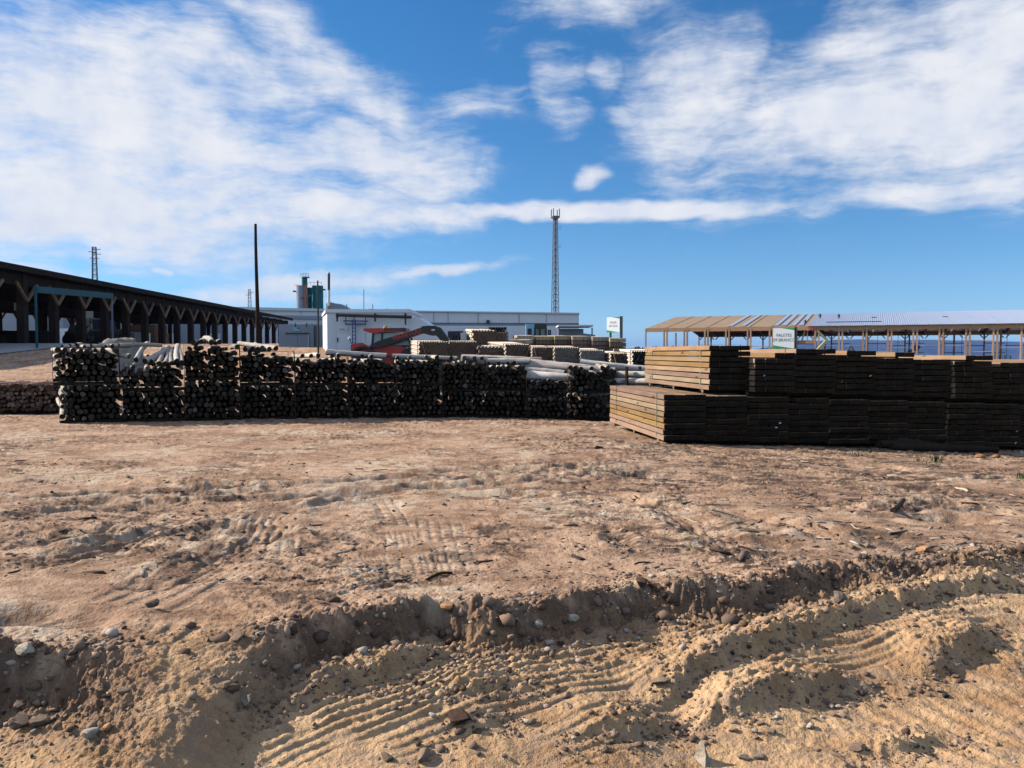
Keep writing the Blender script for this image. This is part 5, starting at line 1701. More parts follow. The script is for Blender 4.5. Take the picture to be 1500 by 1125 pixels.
# lattice girder in the bays beside the sheeted end
for i in (6, 7):
    MB().bar((i * BAY + 0.3, 0.25, EV - 3.2), ((i + 1) * BAY - 0.3, 0.25, EV - 3.2), 0.2, 0.65).build('girder_chord', M['glulam'], hall)
    for q in range(4):
        MB().bar(((i + 0.1 + 0.24 * q) * BAY, 0.25, EV - 3.0), ((i + 0.1 + 0.24 * q + (0.14 if q % 2 else 0.0)) * BAY, 0.25, EV - 0.9), 0.18, 0.3).build('girder_web', M['glulam'], hall)
# roof: boarded bays, then steel sheets
SHEET0 = 7.6
def roof_quad(mb, x0, x1, t0, t1, lift, front=True, mi=0, th=0.08):
    f = lambda x, t: (x, HD * t if front else 2 * HD - HD * t, EV + (RG - EV) * t + lift)
    vs = [f(x0, t0), f(x1, t0), f(x1, t1), f(x0, t1)]
    vs += [(a, b, c - th) for a, b, c in vs]
    mb.add(vs, [(0, 1, 2, 3), (7, 6, 5, 4), (4, 5, 1, 0), (5, 6, 2, 1), (6, 7, 3, 2), (7, 4, 0, 3)], mi)
for i in range(NBAY):
    for front in (True, False):
        x0, x1 = i * BAY + 0.02, (i + 1) * BAY - 0.02
        if i == 7: x1 = x0 + BAY * 0.6
        if i < 8:
            mb = MB(); roof_quad(mb, x0, x1, 0.0, 1.0, 0.0, front); o = mb.build('roof_boarding', M['sheathing'], hall); fix_normals(o.data)
            if front:
                mb = MB()
                for q in range(14):
                    roof_quad(mb, x1 - 0.12, x1 + 0.12, q / 14 + 0.005, (q + 0.62) / 14, 0.16, True)
                fix_normals(mb.build('seam_cleat', M['batten'], hall).data)
def corrugated(x0, x1, n):
    mb = MB(); k = n * 4
    prof = []
    for j in range(k + 1):
        prof.append((x0 + (x1 - x0) * j / k, (0.0, 0.0, 0.075, 0.075)[j % 4]))
    vs = [(x, -0.7, EV - 0.06 + z) for x, z in prof] + [(x, HD, RG + 0.03 + z) for x, z in prof]
    m = len(prof)
    mb.add(vs, [(j, j + 1, m + j + 1, m + j) for j in range(m - 1)])
    return mb
x = SHEET0 * BAY; si = 0
while x < LEN:
    o = corrugated(x, x + 1.98, 5).build('roof_sheet', M['roof_steel'], hall, False, (0, 0, 0.03 + 0.012 * (si % 2)))
    if si % 3 == 0:
        mb = MB(); roof_quad(mb, x, x + 5.9, 0.0, 1.0, 0.0, False); fix_normals(mb.build('roof_sheet_rear', M['roof_steel'], hall).data)
    x += 2.0; si += 1
for x0 in (17.6, 20.2, 27.0, 28.6, 30.4, 31.9):
    mb = MB(); roof_quad(mb, x0, x0 + 0.95, 0.05, 0.98, 0.14, True, 0, 0.03)
    fix_normals(mb.build('loose_sheet', M['roof_steel'], hall).data)
ang_ = math.atan2(RG - EV, HD)
for (xa, xb, tq) in ((37, 47.5, 0.22), (45.5, 46.6, 0.55), (59, 60, 0.5)):
    mb = MB(); roof_quad(mb, xa, xb, tq, tq + 0.018, 0.2, True, 0, 0.12)
    fix_normals(mb.build('roof_batten', M['old_wood'], hall).data)


def hall_pt(x, y, z):
    return Vector((O.x, O.y, zb)) + E0 * x + G0 * y + Vector((0, 0, z))


def person(label, p, yaw, scale=1.0):
    """crouching roofer grown from one skinned skeleton"""
    J = [(0, 0, .42), (0, .05, .62), (0, .16, .85), (0, .2, .98), (0, .23, 1.1),
         (.10, 0, .40), (.14, .36, .36), (.13, .12, .05), (.13, .26, .03), (-.10, 0, .40), (-.15, .32, .40), (-.13, .10, .05), (-.13, .24, .03),
         (.19, .16, .84), (.24, .34, .66), (.16, .52, .52), (-.19, .16, .84), (-.25, .32, .64), (-.16, .50, .50)]
    Eg = [(0, 1), (1, 2), (2, 3), (3, 4), (0, 5), (5, 6), (6, 7), (7, 8), (0, 9), (9, 10), (10, 11), (11, 12), (2, 13), (13, 14), (14, 15), (2, 16), (16, 17), (17, 18)]
    rad = [.14, .15, .15, .06, .11, .10, .075, .05, .05, .10, .075, .05, .05, .07, .05, .035, .07, .05, .035]
    me = bpy.data.meshes.new('person'); me.from_pydata(J, Eg, []); me.materials.append(M['dark_cloth'])
    o = link('person', me, None, p, (0, 0, yaw), (scale,) * 3)
    sk = o.modifiers.new('skin', 'SKIN')
    for i, r in enumerate(rad): me.skin_vertices[0].data[i].radius = (r, r)
    me.skin_vertices[0].data[0].use_root = True
    o.modifiers.new('sub', 'SUBSURF').render_levels = 1
    return tag(o, label, 'person', 'roofers on the hall')


for lab, x, tq in (('person in dark clothes crouching at the eave where the steel sheets begin', 33.3, 0.06), ('person in dark clothes crouching on loose sheets near the ridge', 35.3, 0.55), ('person in dark clothes crouching on the steel sheets of the roof', 39.2, 0.50)):
    person(lab, hall_pt(x, HD * tq, EV + (RG - EV) * tq + 0.15), hyaw + 0.8, 1.0)

# boom lift at the open bay
DB = 150.0
t = thing('boom_lift', 'pale yellow boom lift with a red basket at the hall eave', 'boom lift', (0, 0, 0))
MB().box(at(1184, 485, DB).x, at(1196, 485, DB).x, DB - 0.5, DB + 0.6, at(1184, 484, DB).z, at(1184, 482.6, DB).z).build('basket_floor', M['red'], t)
bk = MB()
for x in (1184, 1188, 1192, 1196): bk.bar(at(x, 483, DB - .4), at(x, 478, DB - .4), 0.09, 0.09)
for y in (478, 480.5): bk.bar(at(1184, y, DB - .4), at(1196, y, DB - .4), 0.09, 0.12)
bk.build('basket_rail', M['red'], t)
MB().bar(at(1196, 484, DB), at(1211.5, 498, DB), 0.35, 0.4).build('upper_arm', M['yellow'], t)
MB().bar(at(1211.5, 498, DB), at(1197.5, 513, DB), 0.4, 0.5).build('lower_arm', M['yellow'], t)
MB().bar(at(1197.5, 512, DB), at(1201, 524, DB), 0.5, 0.6).build('riser', M['yellow'], t)
MB().box(at(1194, 520, DB).x, at(1208, 520, DB).x, DB - 1, DB + 1, at(1194, 532, DB).z, at(1194, 521, DB).z).build('chassis', M['yellow'], t)
for px in (1196, 1206): MB().cyl((at(px, 532, DB).x, DB - 1.2, at(px, 532, DB).z), (at(px, 532, DB).x, DB - 0.8, at(px, 532, DB).z), 0.5, 0.5, 14).build('wheel', M['rubber'], t)
# pale A-frame between the posts
t = thing('sawhorse_frame', 'pale wooden A-frame leaning in an open bay of the hall', 'frame', (0, 0, 0))
DA = 165.0
MB().bar(at(1240, 521, DA), at(1247, 505, DA), 0.18, 0.18).build('leg', M['batten'], t)
MB().bar(at(1254, 521, DA), at(1247, 505, DA), 0.18, 0.18).build('leg', M['batten'], t)
MB().bar(at(1243.5, 513, DA), at(1251, 513, DA), 0.14, 0.14).build('crossbar', M['batten'], t)
# dark loader arm and scissor lift
DQ = 158.0
t = thing('loader', 'dark loader with a raised arm inside the hall', 'loader', (0, 0, 0))
MB().bar(at(1318, 523, DQ), at(1340, 511, DQ), 0.4, 0.4).build('arm', M['dark_metal'], t)
MB().bar(at(1340, 513, DQ), at(1345, 506, DQ), 0.7, 0.9).build('bucket', M['dark_metal'], t)
MB().box(at(1306, 523, DQ).x, at(1322, 523, DQ).x, DQ, DQ + 2.2, at(1306, 536, DQ).z, at(1306, 521, DQ).z).build('body', M['dark_metal'], t)
for px in (1309, 1319): MB().cyl((at(px, 534, DQ).x, DQ - .3, at(px, 534, DQ).z), (at(px, 534, DQ).x, DQ, at(px, 534, DQ).z), .6, .6, 14).build('wheel', M['rubber'], t)
t = thing('scissor_lift', 'dark scissor lift platform with rails inside the hall', 'lift', (0, 0, 0))
MB().box(at(1448, 527, DQ).x, at(1481, 527, DQ).x, DQ, DQ + 1.6, at(1448, 528.4, DQ).z, at(1448, 526, DQ).z).build('platform', M['blue_paint'], t)
rl = MB()
for x in (1448, 1456, 1464, 1472, 1480.5): rl.bar(at(x, 527, DQ), at(x, 521, DQ), 0.1, 0.1)
for y in (521.2, 524): rl.bar(at(1448, y, DQ), at(1480.5, y, DQ), 0.1, 0.1)
rl.build('rail', M['dark_metal'], t)
MB().box(at(1455, 530, DQ).x, at(1478, 530, DQ).x, DQ + 0.2, DQ + 1.5, at(1455, 540, DQ).z, at(1455, 529, DQ).z).build('base', M['dark_metal'], t)

# ------------------------------------------------------------------ far trees and hills
def leaf_tree(seed):
    rnd = random.Random(seed)
    cr = MB()
    for _ in range(420):
        while True:
            v = Vector((rnd.uniform(-1, 1), rnd.uniform(-1, 1), rnd.uniform(-1, 1)))
            if v.length < 1: break
        bl = 0.75 + 0.3 * math.sin(3 * v.x + seed) * math.cos(4 * v.z + seed)
        c = Vector((v.x * 2.1 * bl, v.y * 2.1 * bl, 3.7 + v.z * 2.0 * bl))
        a = Vector((rnd.gauss(0, 1), rnd.gauss(0, 1), rnd.gauss(0, 1))).normalized(); b = a.orthogonal().normalized(); s = rnd.uniform(0.16, 0.36)
        cr.add([c + a * s, c + b * s, c - a * s, c - b * s * 0.8], [(0, 1, 2, 3)])
    tr = MB().cyl((0, 0, -0.3), (0.1, 0, 2.4), 0.22, 0.13, 7)
    for k in range(4): tr.cyl((0.1, 0, 2.0), (1.0 * math.cos(k * 1.6), 1.0 * math.sin(k * 1.6), 3.7), 0.09, 0.03, 5)
    return cr.mesh('crown', [M['leaf']]), tr.mesh('trunk', [M['old_wood']])


m_, n_, p_ = material('far_foliage')
n_.put(p_.inputs['Base Color'], n_.mix(n_.noise(n_.coord('Object'), 1.5, 3.0), (0.025, 0.045, 0.018), (0.075, 0.10, 0.04)))
p_.inputs['Roughness'].default_value = 0.8
M['leaf'] = m_
trees = [leaf_tree(s) for s in (1, 2, 3)]
DTR = 320.0
tx = [916, 922, 929, 934, 941, 948, 953, 960, 968, 975, 984, 993, 1004]
for j, px in enumerate(tx):
    k = 0.8 + 0.35 * random.random()
    p = at(px, 517, DTR + random.uniform(-25, 25))
    cm, tm = trees[j % 3]
    zt = at(px, 511 - random.uniform(0, 4.5), p.y).z
    t = thing('far_tree', f"{ORD[j] if j < 12 else 'last'} dark tree from the left in the low line beyond the stacks", 'tree', (p.x, p.y, zt - 5.6 * k), random.uniform(0, 6), 'low dark trees on the skyline')
    t.scale = (k * 1.25, k * 1.25, k)
    link('crown', cm, t); link('trunk', tm, t)

NX, NY = 220, 60
xs = np.linspace(-7000, 15000, NX); ys = np.linspace(5200, 9800, NY)
HXg, HYg = np.meshgrid(xs, ys)
prof = np.interp(HXg.ravel() / HYg.ravel(), [-1.5, 0.10, 0.26, 0.31, 0.37, 0.45, 0.52, 0.58, 0.66, 0.9, 1.6], [-0.016, -0.014, -0.008, 0.004, 0.0125, 0.0165, 0.0178, 0.016, 0.0155, 0.0165, 0.014])
prof = prof * 7800
ridge = ss(5200, 7800, HYg.ravel()) * (1 - 0.5 * ss(7800, 9800, HYg.ravel()))
hz = -165 + (prof + 165 + 45 * fbm(HXg.ravel() / 1500, HYg.ravel() / 1500, 5, 0.55, 301)) * ridge
mb = MB()
mb.add(np.stack([HXg.ravel(), HYg.ravel(), hz], 1).tolist(), [(j * NX + i, j * NX + i + 1, (j + 1) * NX + i + 1, (j + 1) * NX + i) for j in range(NY - 1) for i in range(NX - 1)])
m_, n_, p_ = material('forested_hill')
n_.put(p_.inputs['Base Color'], n_.mix(n_.range(n_.noise(n_.coord('Object'), 0.0035, 6.0, 0.65), 0.35, 0.65), (0.022, 0.033, 0.028), (0.065, 0.075, 0.05)))
p_.inputs['Roughness'].default_value = 0.95
hills = mb.build('hills', m_, None, True)
tag(hills, kind='structure')

# ------------------------------------------------------------------ the air between here and the hills
hb = MB().box(-12500, 16500, -400, 16600, -190, 215)
hm = bpy.data.materials.new('haze'); hm.use_nodes = True
hm.cycles.homogeneous_volume = True
ht = hm.node_tree; ht.nodes.clear()
pv = ht.nodes.new('ShaderNodeVolumePrincipled')
pv.inputs['Color'].default_value = (0.22, 0.42, 1.0, 1)
pv.inputs['Density'].default_value = 6.0e-5
pv.inputs['Anisotropy'].default_value = 0.0
ho = ht.nodes.new('ShaderNodeOutputMaterial'); ht.links.new(pv.outputs[0], ho.inputs['Volume'])
haze = hb.build('haze', hm)
tag(haze, kind='stuff')

# ------------------------------------------------------------------ stones, clods, chips on the ground
def rock_mesh(seed, mat, sub=2, flat=0.7):
    rnd = random.Random(seed)
    bm = bmesh.new()
    bmesh.ops.create_icosphere(bm, subdivisions=sub, radius=1.0)
    pl = [(Vector((rnd.gauss(0, 1), rnd.gauss(0, 1), rnd.gauss(0, 1))).normalized(), rnd.uniform(0.48, 0.85)) for _ in range(11)]
    ax = Vector((rnd.uniform(0.8, 1.25), rnd.uniform(0.7, 1.0), flat * rnd.uniform(0.8, 1.15)))
    for v in bm.verts:
        for nrm, dd in pl:
            q = v.co.dot(nrm)
            if q > dd: v.co -= nrm * (q - dd) * 0.9
        v.co *= 1 + rnd.uniform(-0.035, 0.035)
        v.co = Vector((v.co.x * ax.x, v.co.y * ax.y, v.co.z * ax.z))
    me = bpy.data.meshes.new('stone'); bm.to_mesh(me); bm.free()
    me.materials.append(mat)
    me.polygons.foreach_set("use_smooth", [False] * len(me.polygons))
    return me


def stone_mat(name, a, b):
    m, n, p = material(name)
    co = n.coord('Object'); r = n.rand()
    f = n.noise(n.vmath('ADD', co, n.vmath('SCALE', (7, 3, 5), s=r)), 2.2, 6.0, 0.65)
    c = n.mix(n.range(f, 0.3, 0.7), a, b)
    hv = n.t.nodes.new('ShaderNodeHueSaturation'); n.put(hv.inputs['Color'], c); n.put(hv.inputs['Value'], n.range(r, 0, 1, 0.7, 1.25))
    n.put(p.inputs['Base Color'], hv.outputs[0]); p.inputs['Roughness'].default_value = 0.88
    n.put(p.inputs['Normal'], n.bump(n.noise(co, 9.0, 4.0, 0.6), 0.5, 0.06))
    return m


M['stone_tan'] = stone_mat('tan_stone', (0.30, 0.19, 0.12), (0.48, 0.34, 0.24))
M['stone_grey'] = stone_mat('grey_stone', (0.24, 0.175, 0.125), (0.46, 0.36, 0.27))
M['stone_white'] = stone_mat('whitish_stone', (0.50, 0.385, 0.27), (0.76, 0.64, 0.50))
M['stone_orange'] = stone_mat('orange_stone', (0.42, 0.20, 0.09), (0.60, 0.32, 0.16))
M['stone_dark'] = stone_mat('dark_brown_clod', (0.11, 0.065, 0.045), (0.20, 0.125, 0.085))
M['stone_green'] = stone_mat('dark_green_slate', (0.035, 0.05, 0.045), (0.08, 0.10, 0.09))
rocks = {k: [rock_mesh(900 + 10 * i + len(k), M['stone_' + k]) for i in range(4)] for k in ('tan', 'grey', 'white', 'orange', 'dark', 'green')}


def stone(px, py, w_px, kind, label, group=None, squash=1.0, name='stone', sink=0.6):
    queue.append((px, py, w_px, kind, label, group, squash, name, sink))


queue = []


def lay(p, w_px, kind, label, group, squash, name, sink):
    r = w_px / 2 / FPX * p.y
    o = link(name, random.choice(rocks[kind]), None, (p.x, p.y, p.z + r * 0.7 * squash * (1 - sink)), (random.uniform(-0.3, 0.3), random.uniform(-0.3, 0.3), random.uniform(0, 6.28)), (r, r, r * squash))
    return tag(o, label, 'stone' if name == 'stone' else 'clod', group)


stone(221, 892, 25, 'tan', 'angular brown stone standing alone on the yard with a clear shadow', squash=1.0, sink=0.05)
stone(40, 968, 34, 'white', 'pale rounded boulder stuck in the bank near the left edge', squash=1.1)
stone(118, 947, 24, 'grey', 'grey rounded stone on the bank edge above the left pit')
stone(28, 1036, 24, 'tan', 'brown egg-shaped stone in the left pit')
stone(180, 1014, 18, 'tan', 'smooth brown stone at the right side of the left pit')
stone(28, 1063, 36, 'tan', 'left one of the crumbly tan rocks below the pit')
stone(58, 1062, 36, 'tan', 'right one of the crumbly tan rocks below the pit')
stone(134, 1076, 26, 'white', 'flat whitish stone at the foot of the left pit')
stone(158, 1070, 20, 'orange', 'small orange stone beside the flat whitish one')
stone(360, 1031, 30, 'grey', 'grey boulder at the foot of the bank beside the ramp', squash=1.05)
stone(330, 1008, 18, 'tan', 'brown stone just left above the grey boulder')
stone(348, 940, 24, 'tan', 'flat tan stone in the bank right of the ramp')
stone(655, 895, 22, 'orange', 'orange-brown block in the crest of the bank')
stone(788, 922, 20, 'white', 'whitish oval stone at the foot of the bank, left of the pair')
stone(840, 918, 20, 'white', 'whitish rounded stone at the foot of the bank, right of the pair')
stone(748, 937, 16, 'tan', 'flat brown stone below the whitish oval one')
stone(602, 955, 14, 'grey', 'small dark grey stone in the shade of the bank')
stone(640, 966, 17, 'grey', 'grey stone at the edge of the bank shadow')
stone(672, 1054, 44, 'dark', 'dark flat clod in the middle of the tyre tracks', squash=0.55)
stone(620, 1110, 30, 'tan', 'tan boulder at the bottom picture edge left of the middle')
stone(567, 1114, 22, 'tan', 'round brown stone at the bottom edge beside the tan boulder')
stone(967, 1002, 30, 'tan', 'buff stone half buried in the tyre tracks', squash=0.7)
stone(1256, 1098, 27, 'tan', 'flat tan stone in front of the right-hand ruts', squash=0.6)
stone(1340, 1095, 21, 'green', 'dark green slaty stone near the lower right corner', squash=0.6)
stone(1186, 1068, 16, 'white', 'white stone among the rubble of the right-hand rut')
stone(1088, 1112, 18, 'grey', 'grey stone right of the upright pale stone')
stone(1110, 1110, 22, 'grey', 'flat grey stone beside the rubble at the bottom edge', squash=0.6)
stone(1232, 884, 34, 'grey', 'large grey boulder in the bank on the right', squash=1.1)
stone(1267, 815, 16, 'white', 'white angular stone on the yard above the bank')
stone(1352, 809, 22, 'orange', 'orange stone on the yard above the right-hand bank')
stone(1270, 802, 14, 'tan', 'round tan stone left behind the white angular one')
stone(1250, 803, 14, 'tan', 'buff stone farther left of the white angular one')
stone(940, 858, 26, 'dark', 'dark lump on the bank crest at the middle')
stone(1497, 667, 10, 'white', 'white stone at the right picture edge before the packs', squash=1.5)
stone(876, 657, 20, 'tan', 'tan block lying before the sunlit timber pack', squash=0.5)
stone(438, 848, 12, 'dark', 'small pointed dark clod on the open yard', squash=1.1)
stone(1375, 1013, 12, 'tan', 'small tan stone on top of the right-hand rubble heap')
stone(1385, 1021, 14, 'green', 'grey-green stone on the side of the rubble heap')
# upright pale stone
p = on_ground(1028, 1116)
k = 1 / FPX * p.y
o = MB().add([(-13 * k, -6 * k, -4 * k), (14 * k, -8 * k, -4 * k), (12 * k, 9 * k, -4 * k), (-12 * k, 8 * k, -4 * k), (-3 * k, -2 * k, 30 * k), (2 * k, 1 * k, 31 * k), (10 * k, -2 * k, 14 * k)],
             [(0, 1, 6, 4), (1, 2, 6), (2, 3, 5), (2, 5, 6), (3, 0, 4, 5), (4, 6, 5), (3, 2, 1, 0)]).mesh('stone', [M['stone_white']])
fix_normals(o)
tag(link('stone', o, None, p, (0, 0, -1.0)), 'pale upright wedge-shaped stone at the bottom picture edge', 'stone')

rs = random.Random(5)
def scatter_px(n, fn, sizes, kinds, label, group, name='stone'):
    for _ in range(n):
        px, py = fn()
        stone(px, py, rs.uniform(*sizes), rs.choice(kinds), label, group, rs.uniform(0.6, 1.0), name)


def bank_px(lo, hi):
    px = rs.uniform(300, 1500)
    yc = np.interp(px, [p[0] for p in crest_px], [p[1] for p in crest_px])
    return px, yc + rs.uniform(lo, hi)


scatter_px(46, lambda: bank_px(55, 105), (7, 15), ['tan', 'grey', 'dark', 'tan'], 'small stone lying at the foot of the bank', 'small stones at the foot of the bank')
scatter_px(30, lambda: bank_px(-6, 6), (6, 13), ['tan', 'dark', 'grey'], 'small stone on the crest of the bank', 'small stones on the bank crest')
scatter_px(26, lambda: (rs.uniform(540, 960), rs.uniform(1040, 1118)), (6, 14), ['tan', 'grey', 'white'], 'small stone between the tyre tracks', 'small stones between the tyre tracks')
scatter_px(36, lambda: (lambda q: (1080 + 330 * q + rs.uniform(-30, 30), 1080 - 90 * q + rs.uniform(-14, 14)))(rs.random()), (6, 15), ['tan', 'grey', 'white', 'tan'], 'small stone in the rubble along the right-hand rut', 'rubble stones of the right-hand rut')
scatter_px(22, lambda: (rs.uniform(1120, 1480), rs.uniform(790, 822)), (6, 14), ['tan', 'orange', 'tan'], 'small orange-tan stone on the yard above the bank', 'small stones above the right-hand bank')
scatter_px(22, lambda: (rs.uniform(0, 200), rs.uniform(1000, 1060)), (6, 13), ['tan', 'dark', 'grey'], 'small stone in the left pit', 'small stones in the left pit')
scatter_px(18, lambda: (rs.uniform(40, 1480), rs.uniform(680, 850)), (5, 9), ['dark', 'dark', 'tan', 'white'], 'small clod lying on the open yard', 'small clods on the yard', 'clod')

# fine gravel, clods and chips that nobody could count
ico = bmesh.new(); bmesh.ops.create_icosphere(ico, subdivisions=1, radius=1.0)
iv = np.array([v.co[:] for v in ico.verts]); it = np.array([[v.index for v in f.verts] for f in ico.faces]); ico.free()


def scatter_mass(name, X, Y, size, flat, mat, seed, base_v=iv, base_f=it, stretch=0.35):
    rg = np.random.default_rng(seed)
    n = len(X)
    Z, soil = ground_height(X, Y)
    ang = rg.uniform(0, 2 * np.pi, n); ca, sa = np.cos(ang), np.sin(ang)
    sx = size * rg.uniform(1 - stretch, 1 + stretch, n); sy = size * rg.uniform(1 - stretch, 1 + stretch, n); sz = size * flat * rg.uniform(0.7, 1.2, n)
    jit = 1 + rg.uniform(-0.38, 0.38, (n, len(base_v)))
    bx = base_v[None, :, 0] * jit * sx[:, None]; by = base_v[None, :, 1] * jit * sy[:, None]; bz = base_v[None, :, 2] * jit * sz[:, None]
    V = np.stack([X[:, None] + bx * ca[:, None] - by * sa[:, None], Y[:, None] + bx * sa[:, None] + by * ca[:, None], Z[:, None] + bz + sz[:, None] * 0.12], 2)
    F = (base_f[None] + (np.arange(n) * len(base_v))[:, None, None]).reshape(-1, base_f.shape[1])
    me = bpy.data.meshes.new(name)
    me.vertices.add(n * len(base_v)); me.vertices.foreach_set("co", V.astype(np.float32).ravel())
    me.loops.add(F.size); me.loops.foreach_set("vertex_index", F.astype(np.int32).ravel())
    me.polygons.add(len(F)); me.polygons.foreach_set("loop_start", np.arange(0, F.size, F.shape[1], dtype=np.int32))
    me.update(calc_edges=True)
    a = me.attributes.new("tone", 'FLOAT', 'POINT')
    a.data.foreach_set("value", np.repeat(rg.random(n), len(base_v)).astype(np.float32))
    me.materials.append(mat)
    o = link(name, me)
    return tag(o, kind='stuff')


def mass_mat(name, cols_):
    m, n, p = material(name)
    a = n.t.nodes.new('ShaderNodeAttribute'); a.attribute_name = 'tone'
    r = n.t.nodes.new('ShaderNodeValToRGB'); r.color_ramp.interpolation = 'LINEAR'
    el = r.color_ramp.elements
    el[0].position = 0; el[0].color = (*cols_[0], 1); el[1].position = 1; el[1].color = (*cols_[-1], 1)
    for i, c in enumerate(cols_[1:-1]):
        e = el.new((i + 1) / (len(cols_) - 1)); e.color = (*c, 1)
    n.put(r.inputs[0], a.outputs['Fac'])
    n.put(p.inputs['Base Color'], r.outputs[0]); p.inputs['Roughness'].default_value = 0.92
    p.inputs['Specular IOR Level'].default_value = 0.2
    return m


M['gravel'] = mass_mat('gravel', [(0.13, 0.08, 0.055), (0.24, 0.15, 0.10), (0.32, 0.21, 0.14), (0.38, 0.26, 0.18), (0.55, 0.45, 0.36)])
M['clods'] = mass_mat('soil_clods', [(0.10, 0.063, 0.045), (0.22, 0.14, 0.095), (0.33, 0.215, 0.145), (0.42, 0.29, 0.20)])
M['dark_clods'] = mass_mat('dark_soil_clods', [(0.09, 0.055, 0.038), (0.16, 0.10, 0.068), (0.24, 0.155, 0.105), (0.30, 0.20, 0.14)])
M['chips'] = mass_mat('bark_and_wood_chips', [(0.07, 0.045, 0.035), (0.12, 0.08, 0.06), (0.25, 0.17, 0.12), (0.60, 0.49, 0.38)])
g2 = np.random.default_rng(21)


def power(n, lo, hi, k=2.4):
    u = g2.random(n)
    return (lo ** (1 - k) + u * (hi ** (1 - k) - lo ** (1 - k))) ** (1 / (1 - k))


# along the bank: foot, face and crest
n = 3600
X = g2.uniform(-4.2, 5.2, n); Y = crest_y(X) + np.where(g2.random(n) < 0.72, g2.normal(-0.30, 0.17, n), g2.normal(0.06, 0.13, n))
keep = np.abs(X - ramp_x) > 0.30 * g2.random(n)
scatter_mass('gravel', X[keep], Y[keep], power(n, 0.005, 0.03, 2.9)[keep], 0.8, M['gravel'], 1)
n = 380
X = g2.uniform(-4.2, 5.2, n); Y = crest_y(X) + g2.normal(-0.06, 0.09, n)
keep = np.abs(X - ramp_x) > 0.4 * g2.random(n)
scatter_mass('clods', X[keep], Y[keep], power(n, 0.012, 0.045, 2.5)[keep], 0.85, M['dark_clods'], 6)
# over the lane, gathered on the berms
n = 2000
Y = 1 / g2.uniform(1 / 5.8, 1 / 2.6, n); X = g2.uniform(-0.75, 0.75, n) * (Y + 0.6)
m = (Y < crest_y(X) - 0.2) & (g2.random(n) < 0.35 + 0.65 * (fbm(X * 1.5, Y * 1.5, 2, 0.5, 401) > 0.12))
scatter_mass('gravel', X[m], Y[m], power(n, 0.003, 0.012, 2.8)[m], 0.75, M['gravel'], 2)
Xb, Yb = [], []
for poly, h, w in berms:
    q = int(6 * len(poly))
    i = g2.integers(0, len(poly), q)
    Xb.append(poly[i, 0] + g2.normal(0, 0.05, q)); Yb.append(poly[i, 1] + g2.normal(-0.05, 0.05, q))
Xb = np.concatenate(Xb); Yb = np.concatenate(Yb)
scatter_mass('clods', Xb, Yb, power(len(Xb), 0.004, 0.02, 2.8), 0.8, M['clods'], 3)
# crumbs over the yard, thicker where it is churned
n = 15000
Y = 1 / g2.uniform(1 / 19.0, 1 / 4.2, n); X = g2.uniform(-0.70, 0.70, n) * (Y + 0.3)
dens_ = fbm(X * 0.45, Y * 0.3, 3, 0.6, 31) + 0.25 * ss(0.5, 3, X) + 0.15 * fbm(X * 3, Y * 3, 2, 0.5, 403)
m = (Y > crest_y(X) + 0.05) & (g2.random(n) < 0.2 + 1.6 * np.clip(dens_ + 0.1, 0, 1))
scatter_mass('clods', X[m], Y[m], power(n, 0.004, 0.022, 3.0)[m] * (0.8 + 0.04 * Y[m]), 0.5, M['clods'], 4)
# bark and splinters, mostly on the right half
bxv = np.array([[-1, -.22, -.12], [1, -.18, -.12], [1, .2, -.1], [-1, .2, -.12], [-.95, -.2, .12], [.95, -.16, .1], [.9, .18, .12], [-.95, .18, .1]])
bxf = np.array([[3, 2, 1, 0], [4, 5, 6, 7], [0, 1, 5, 4], [1, 2, 6, 5], [2, 3, 7, 6], [3, 0, 4, 7]])
n = 9000
Y = 1 / g2.uniform(1 / 18.0, 1 / 4.3, n); X = g2.uniform(-0.70, 0.70, n) * (Y + 0.3)
m = (Y > crest_y(X)) & (g2.random(n) < 0.10 + 0.9 * ss(-0.5, 3.5, X) * np.clip(0.5 + 1.3 * fbm(X * 0.8, Y * 1.2, 3, 0.6, 405), 0, 1))
scatter_mass('wood_chips', X[m], Y[m], power(n, 0.012, 0.075, 2.2)[m], 0.7, M['chips'], 5, bxv, bxf)

# sticks one can pick out
def stick(a, b, w_px, mat, label, name='stick'):
    p, q = on_ground(*a), on_ground(*b)
    r = w_px / 2 / FPX * p.y
    mb = MB()
    n = 5
    for i in range(n):
        f = lambda t: p.lerp(q, t) + Vector((0, 0, r * 0.8 + 0.012 * math.sin(4 * t + p.x)))
        mb.cyl(f(i / n), f((i + 1) / n), r * (1 - 0.3 * i / n), r * (1 - 0.3 * (i + 1) / n), 7)
    o = mb.build(name, mat, None)
    return tag(o, label, 'stick')


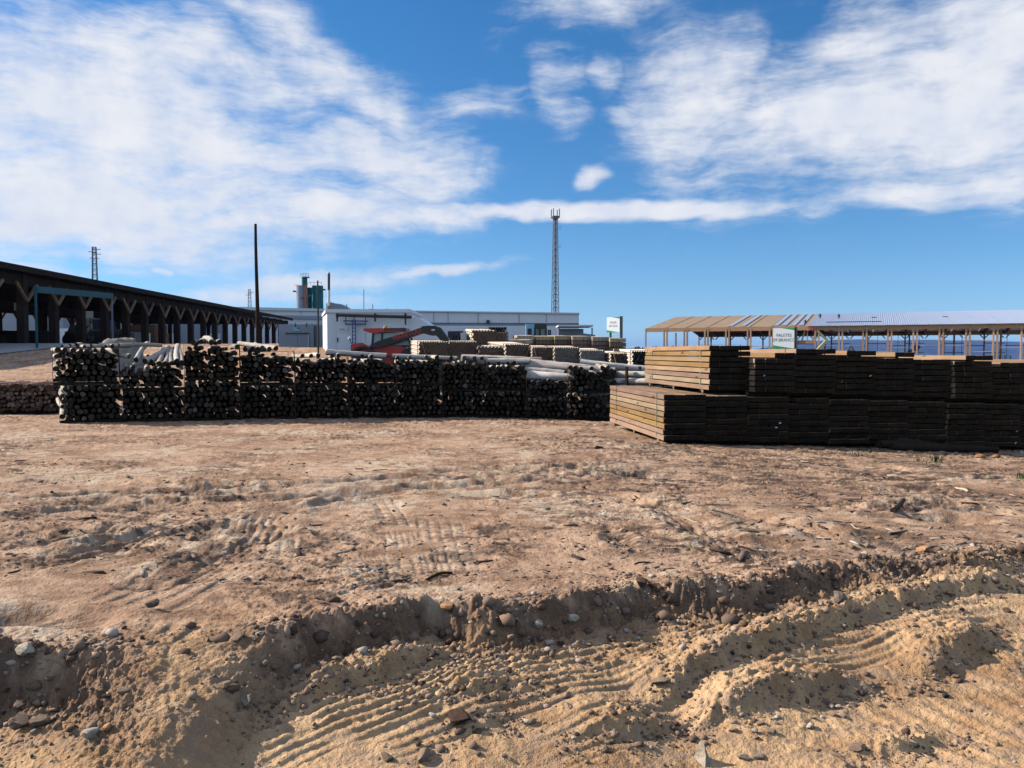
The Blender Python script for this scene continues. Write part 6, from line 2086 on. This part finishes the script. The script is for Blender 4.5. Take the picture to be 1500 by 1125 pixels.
stick((1198, 728), (1262, 736), 7, M['lumber_brown'], 'thick brown stick lying on the yard at right')
stick((1042, 750), (1110, 764), 3.2, M['lumber_fresh'], 'long pale splinter on the dark ground right of the middle')
stick((998, 761), (1022, 767), 3.5, M['lumber_fresh'], 'short pale splinter left of the long one')
stick((1247, 770), (1260, 776), 2.2, M['lumber_fresh'], 'tiny pale splinter below the thick brown stick')
stick((625, 851), (662, 841), 5, M['old_wood'], 'dark twig beside the tread marks at the middle')
stick((1308, 752), (1324, 744), 9, M['old_wood'], 'dark wood chunk right of the thick brown stick')
stick((1080, 806), (1118, 807), 3.5, M['lumber_brown'], 'flat grey-brown lath on the yard above the bank')
stick((826, 1030), (838, 1046), 2.2, M['stake_grey'], 'thin bent straw upright in the tyre tracks')
stick((1300, 697), (1314, 702), 4, M['lumber_fresh'], 'pale wood scrap before the timber packs')
stick((1400, 716), (1418, 724), 4, M['lumber_fresh'], 'pale lath on the dark ground at far right')
stick((930, 830), (960, 824), 3, M['old_wood'], 'thin dark twig above the bank at the middle')

# weeds before the packs
M['weed'] = plain('weed_leaf', (0.085, 0.115, 0.045), 0.8, 0, 0.35)
def weed(px, py, h_px, n, label, spread=0.10):
    p = on_ground(px, py)
    h = h_px / FPX * p.y
    mb = MB()
    for _ in range(n):
        a = random.uniform(0, 6.28); d_ = Vector((math.cos(a), math.sin(a), 0)); o = d_ * random.uniform(0, spread)
        hh_ = h * random.uniform(0.5, 1.0); ln = d_ * hh_ * random.uniform(0.1, 0.5); sd = Vector((-d_.y, d_.x, 0)) * 0.006
        mb.add([o - sd, o + sd, o + sd * 0.8 + ln * 0.5 + Vector((0, 0, hh_ * 0.6)), o - sd * 0.8 + ln * 0.5 + Vector((0, 0, hh_ * 0.6)), o + ln + Vector((0, 0, hh_))], [(0, 1, 2, 3), (3, 2, 4)])
    o = mb.build('weed', M['weed'], None, False, p)
    return tag(o, label, 'weed', 'green weeds before the packs')


weed(1371, 678, 16, 34, 'tallest green weed before the timber packs')
weed(1352, 678, 6, 36, 'low green weed left beside the tallest one', 0.2)
weed(1258, 668, 5, 60, 'flat yellow-green weed patch at the left', 0.35)
weed(1497, 702, 10, 30, 'small weed at the right picture edge', 0.12)
for px, w_, lab in ((1435, 22, 'left of the two orange earth heaps before the packs'), (1460, 16, 'right of the two orange earth heaps before the packs')):
    stone(px, 671, w_, 'orange', lab, None, 0.6, 'earth_clod')

for q, p in zip(queue, on_ground_many([q[:2] for q in queue])):
    lay(p, *q[2:])
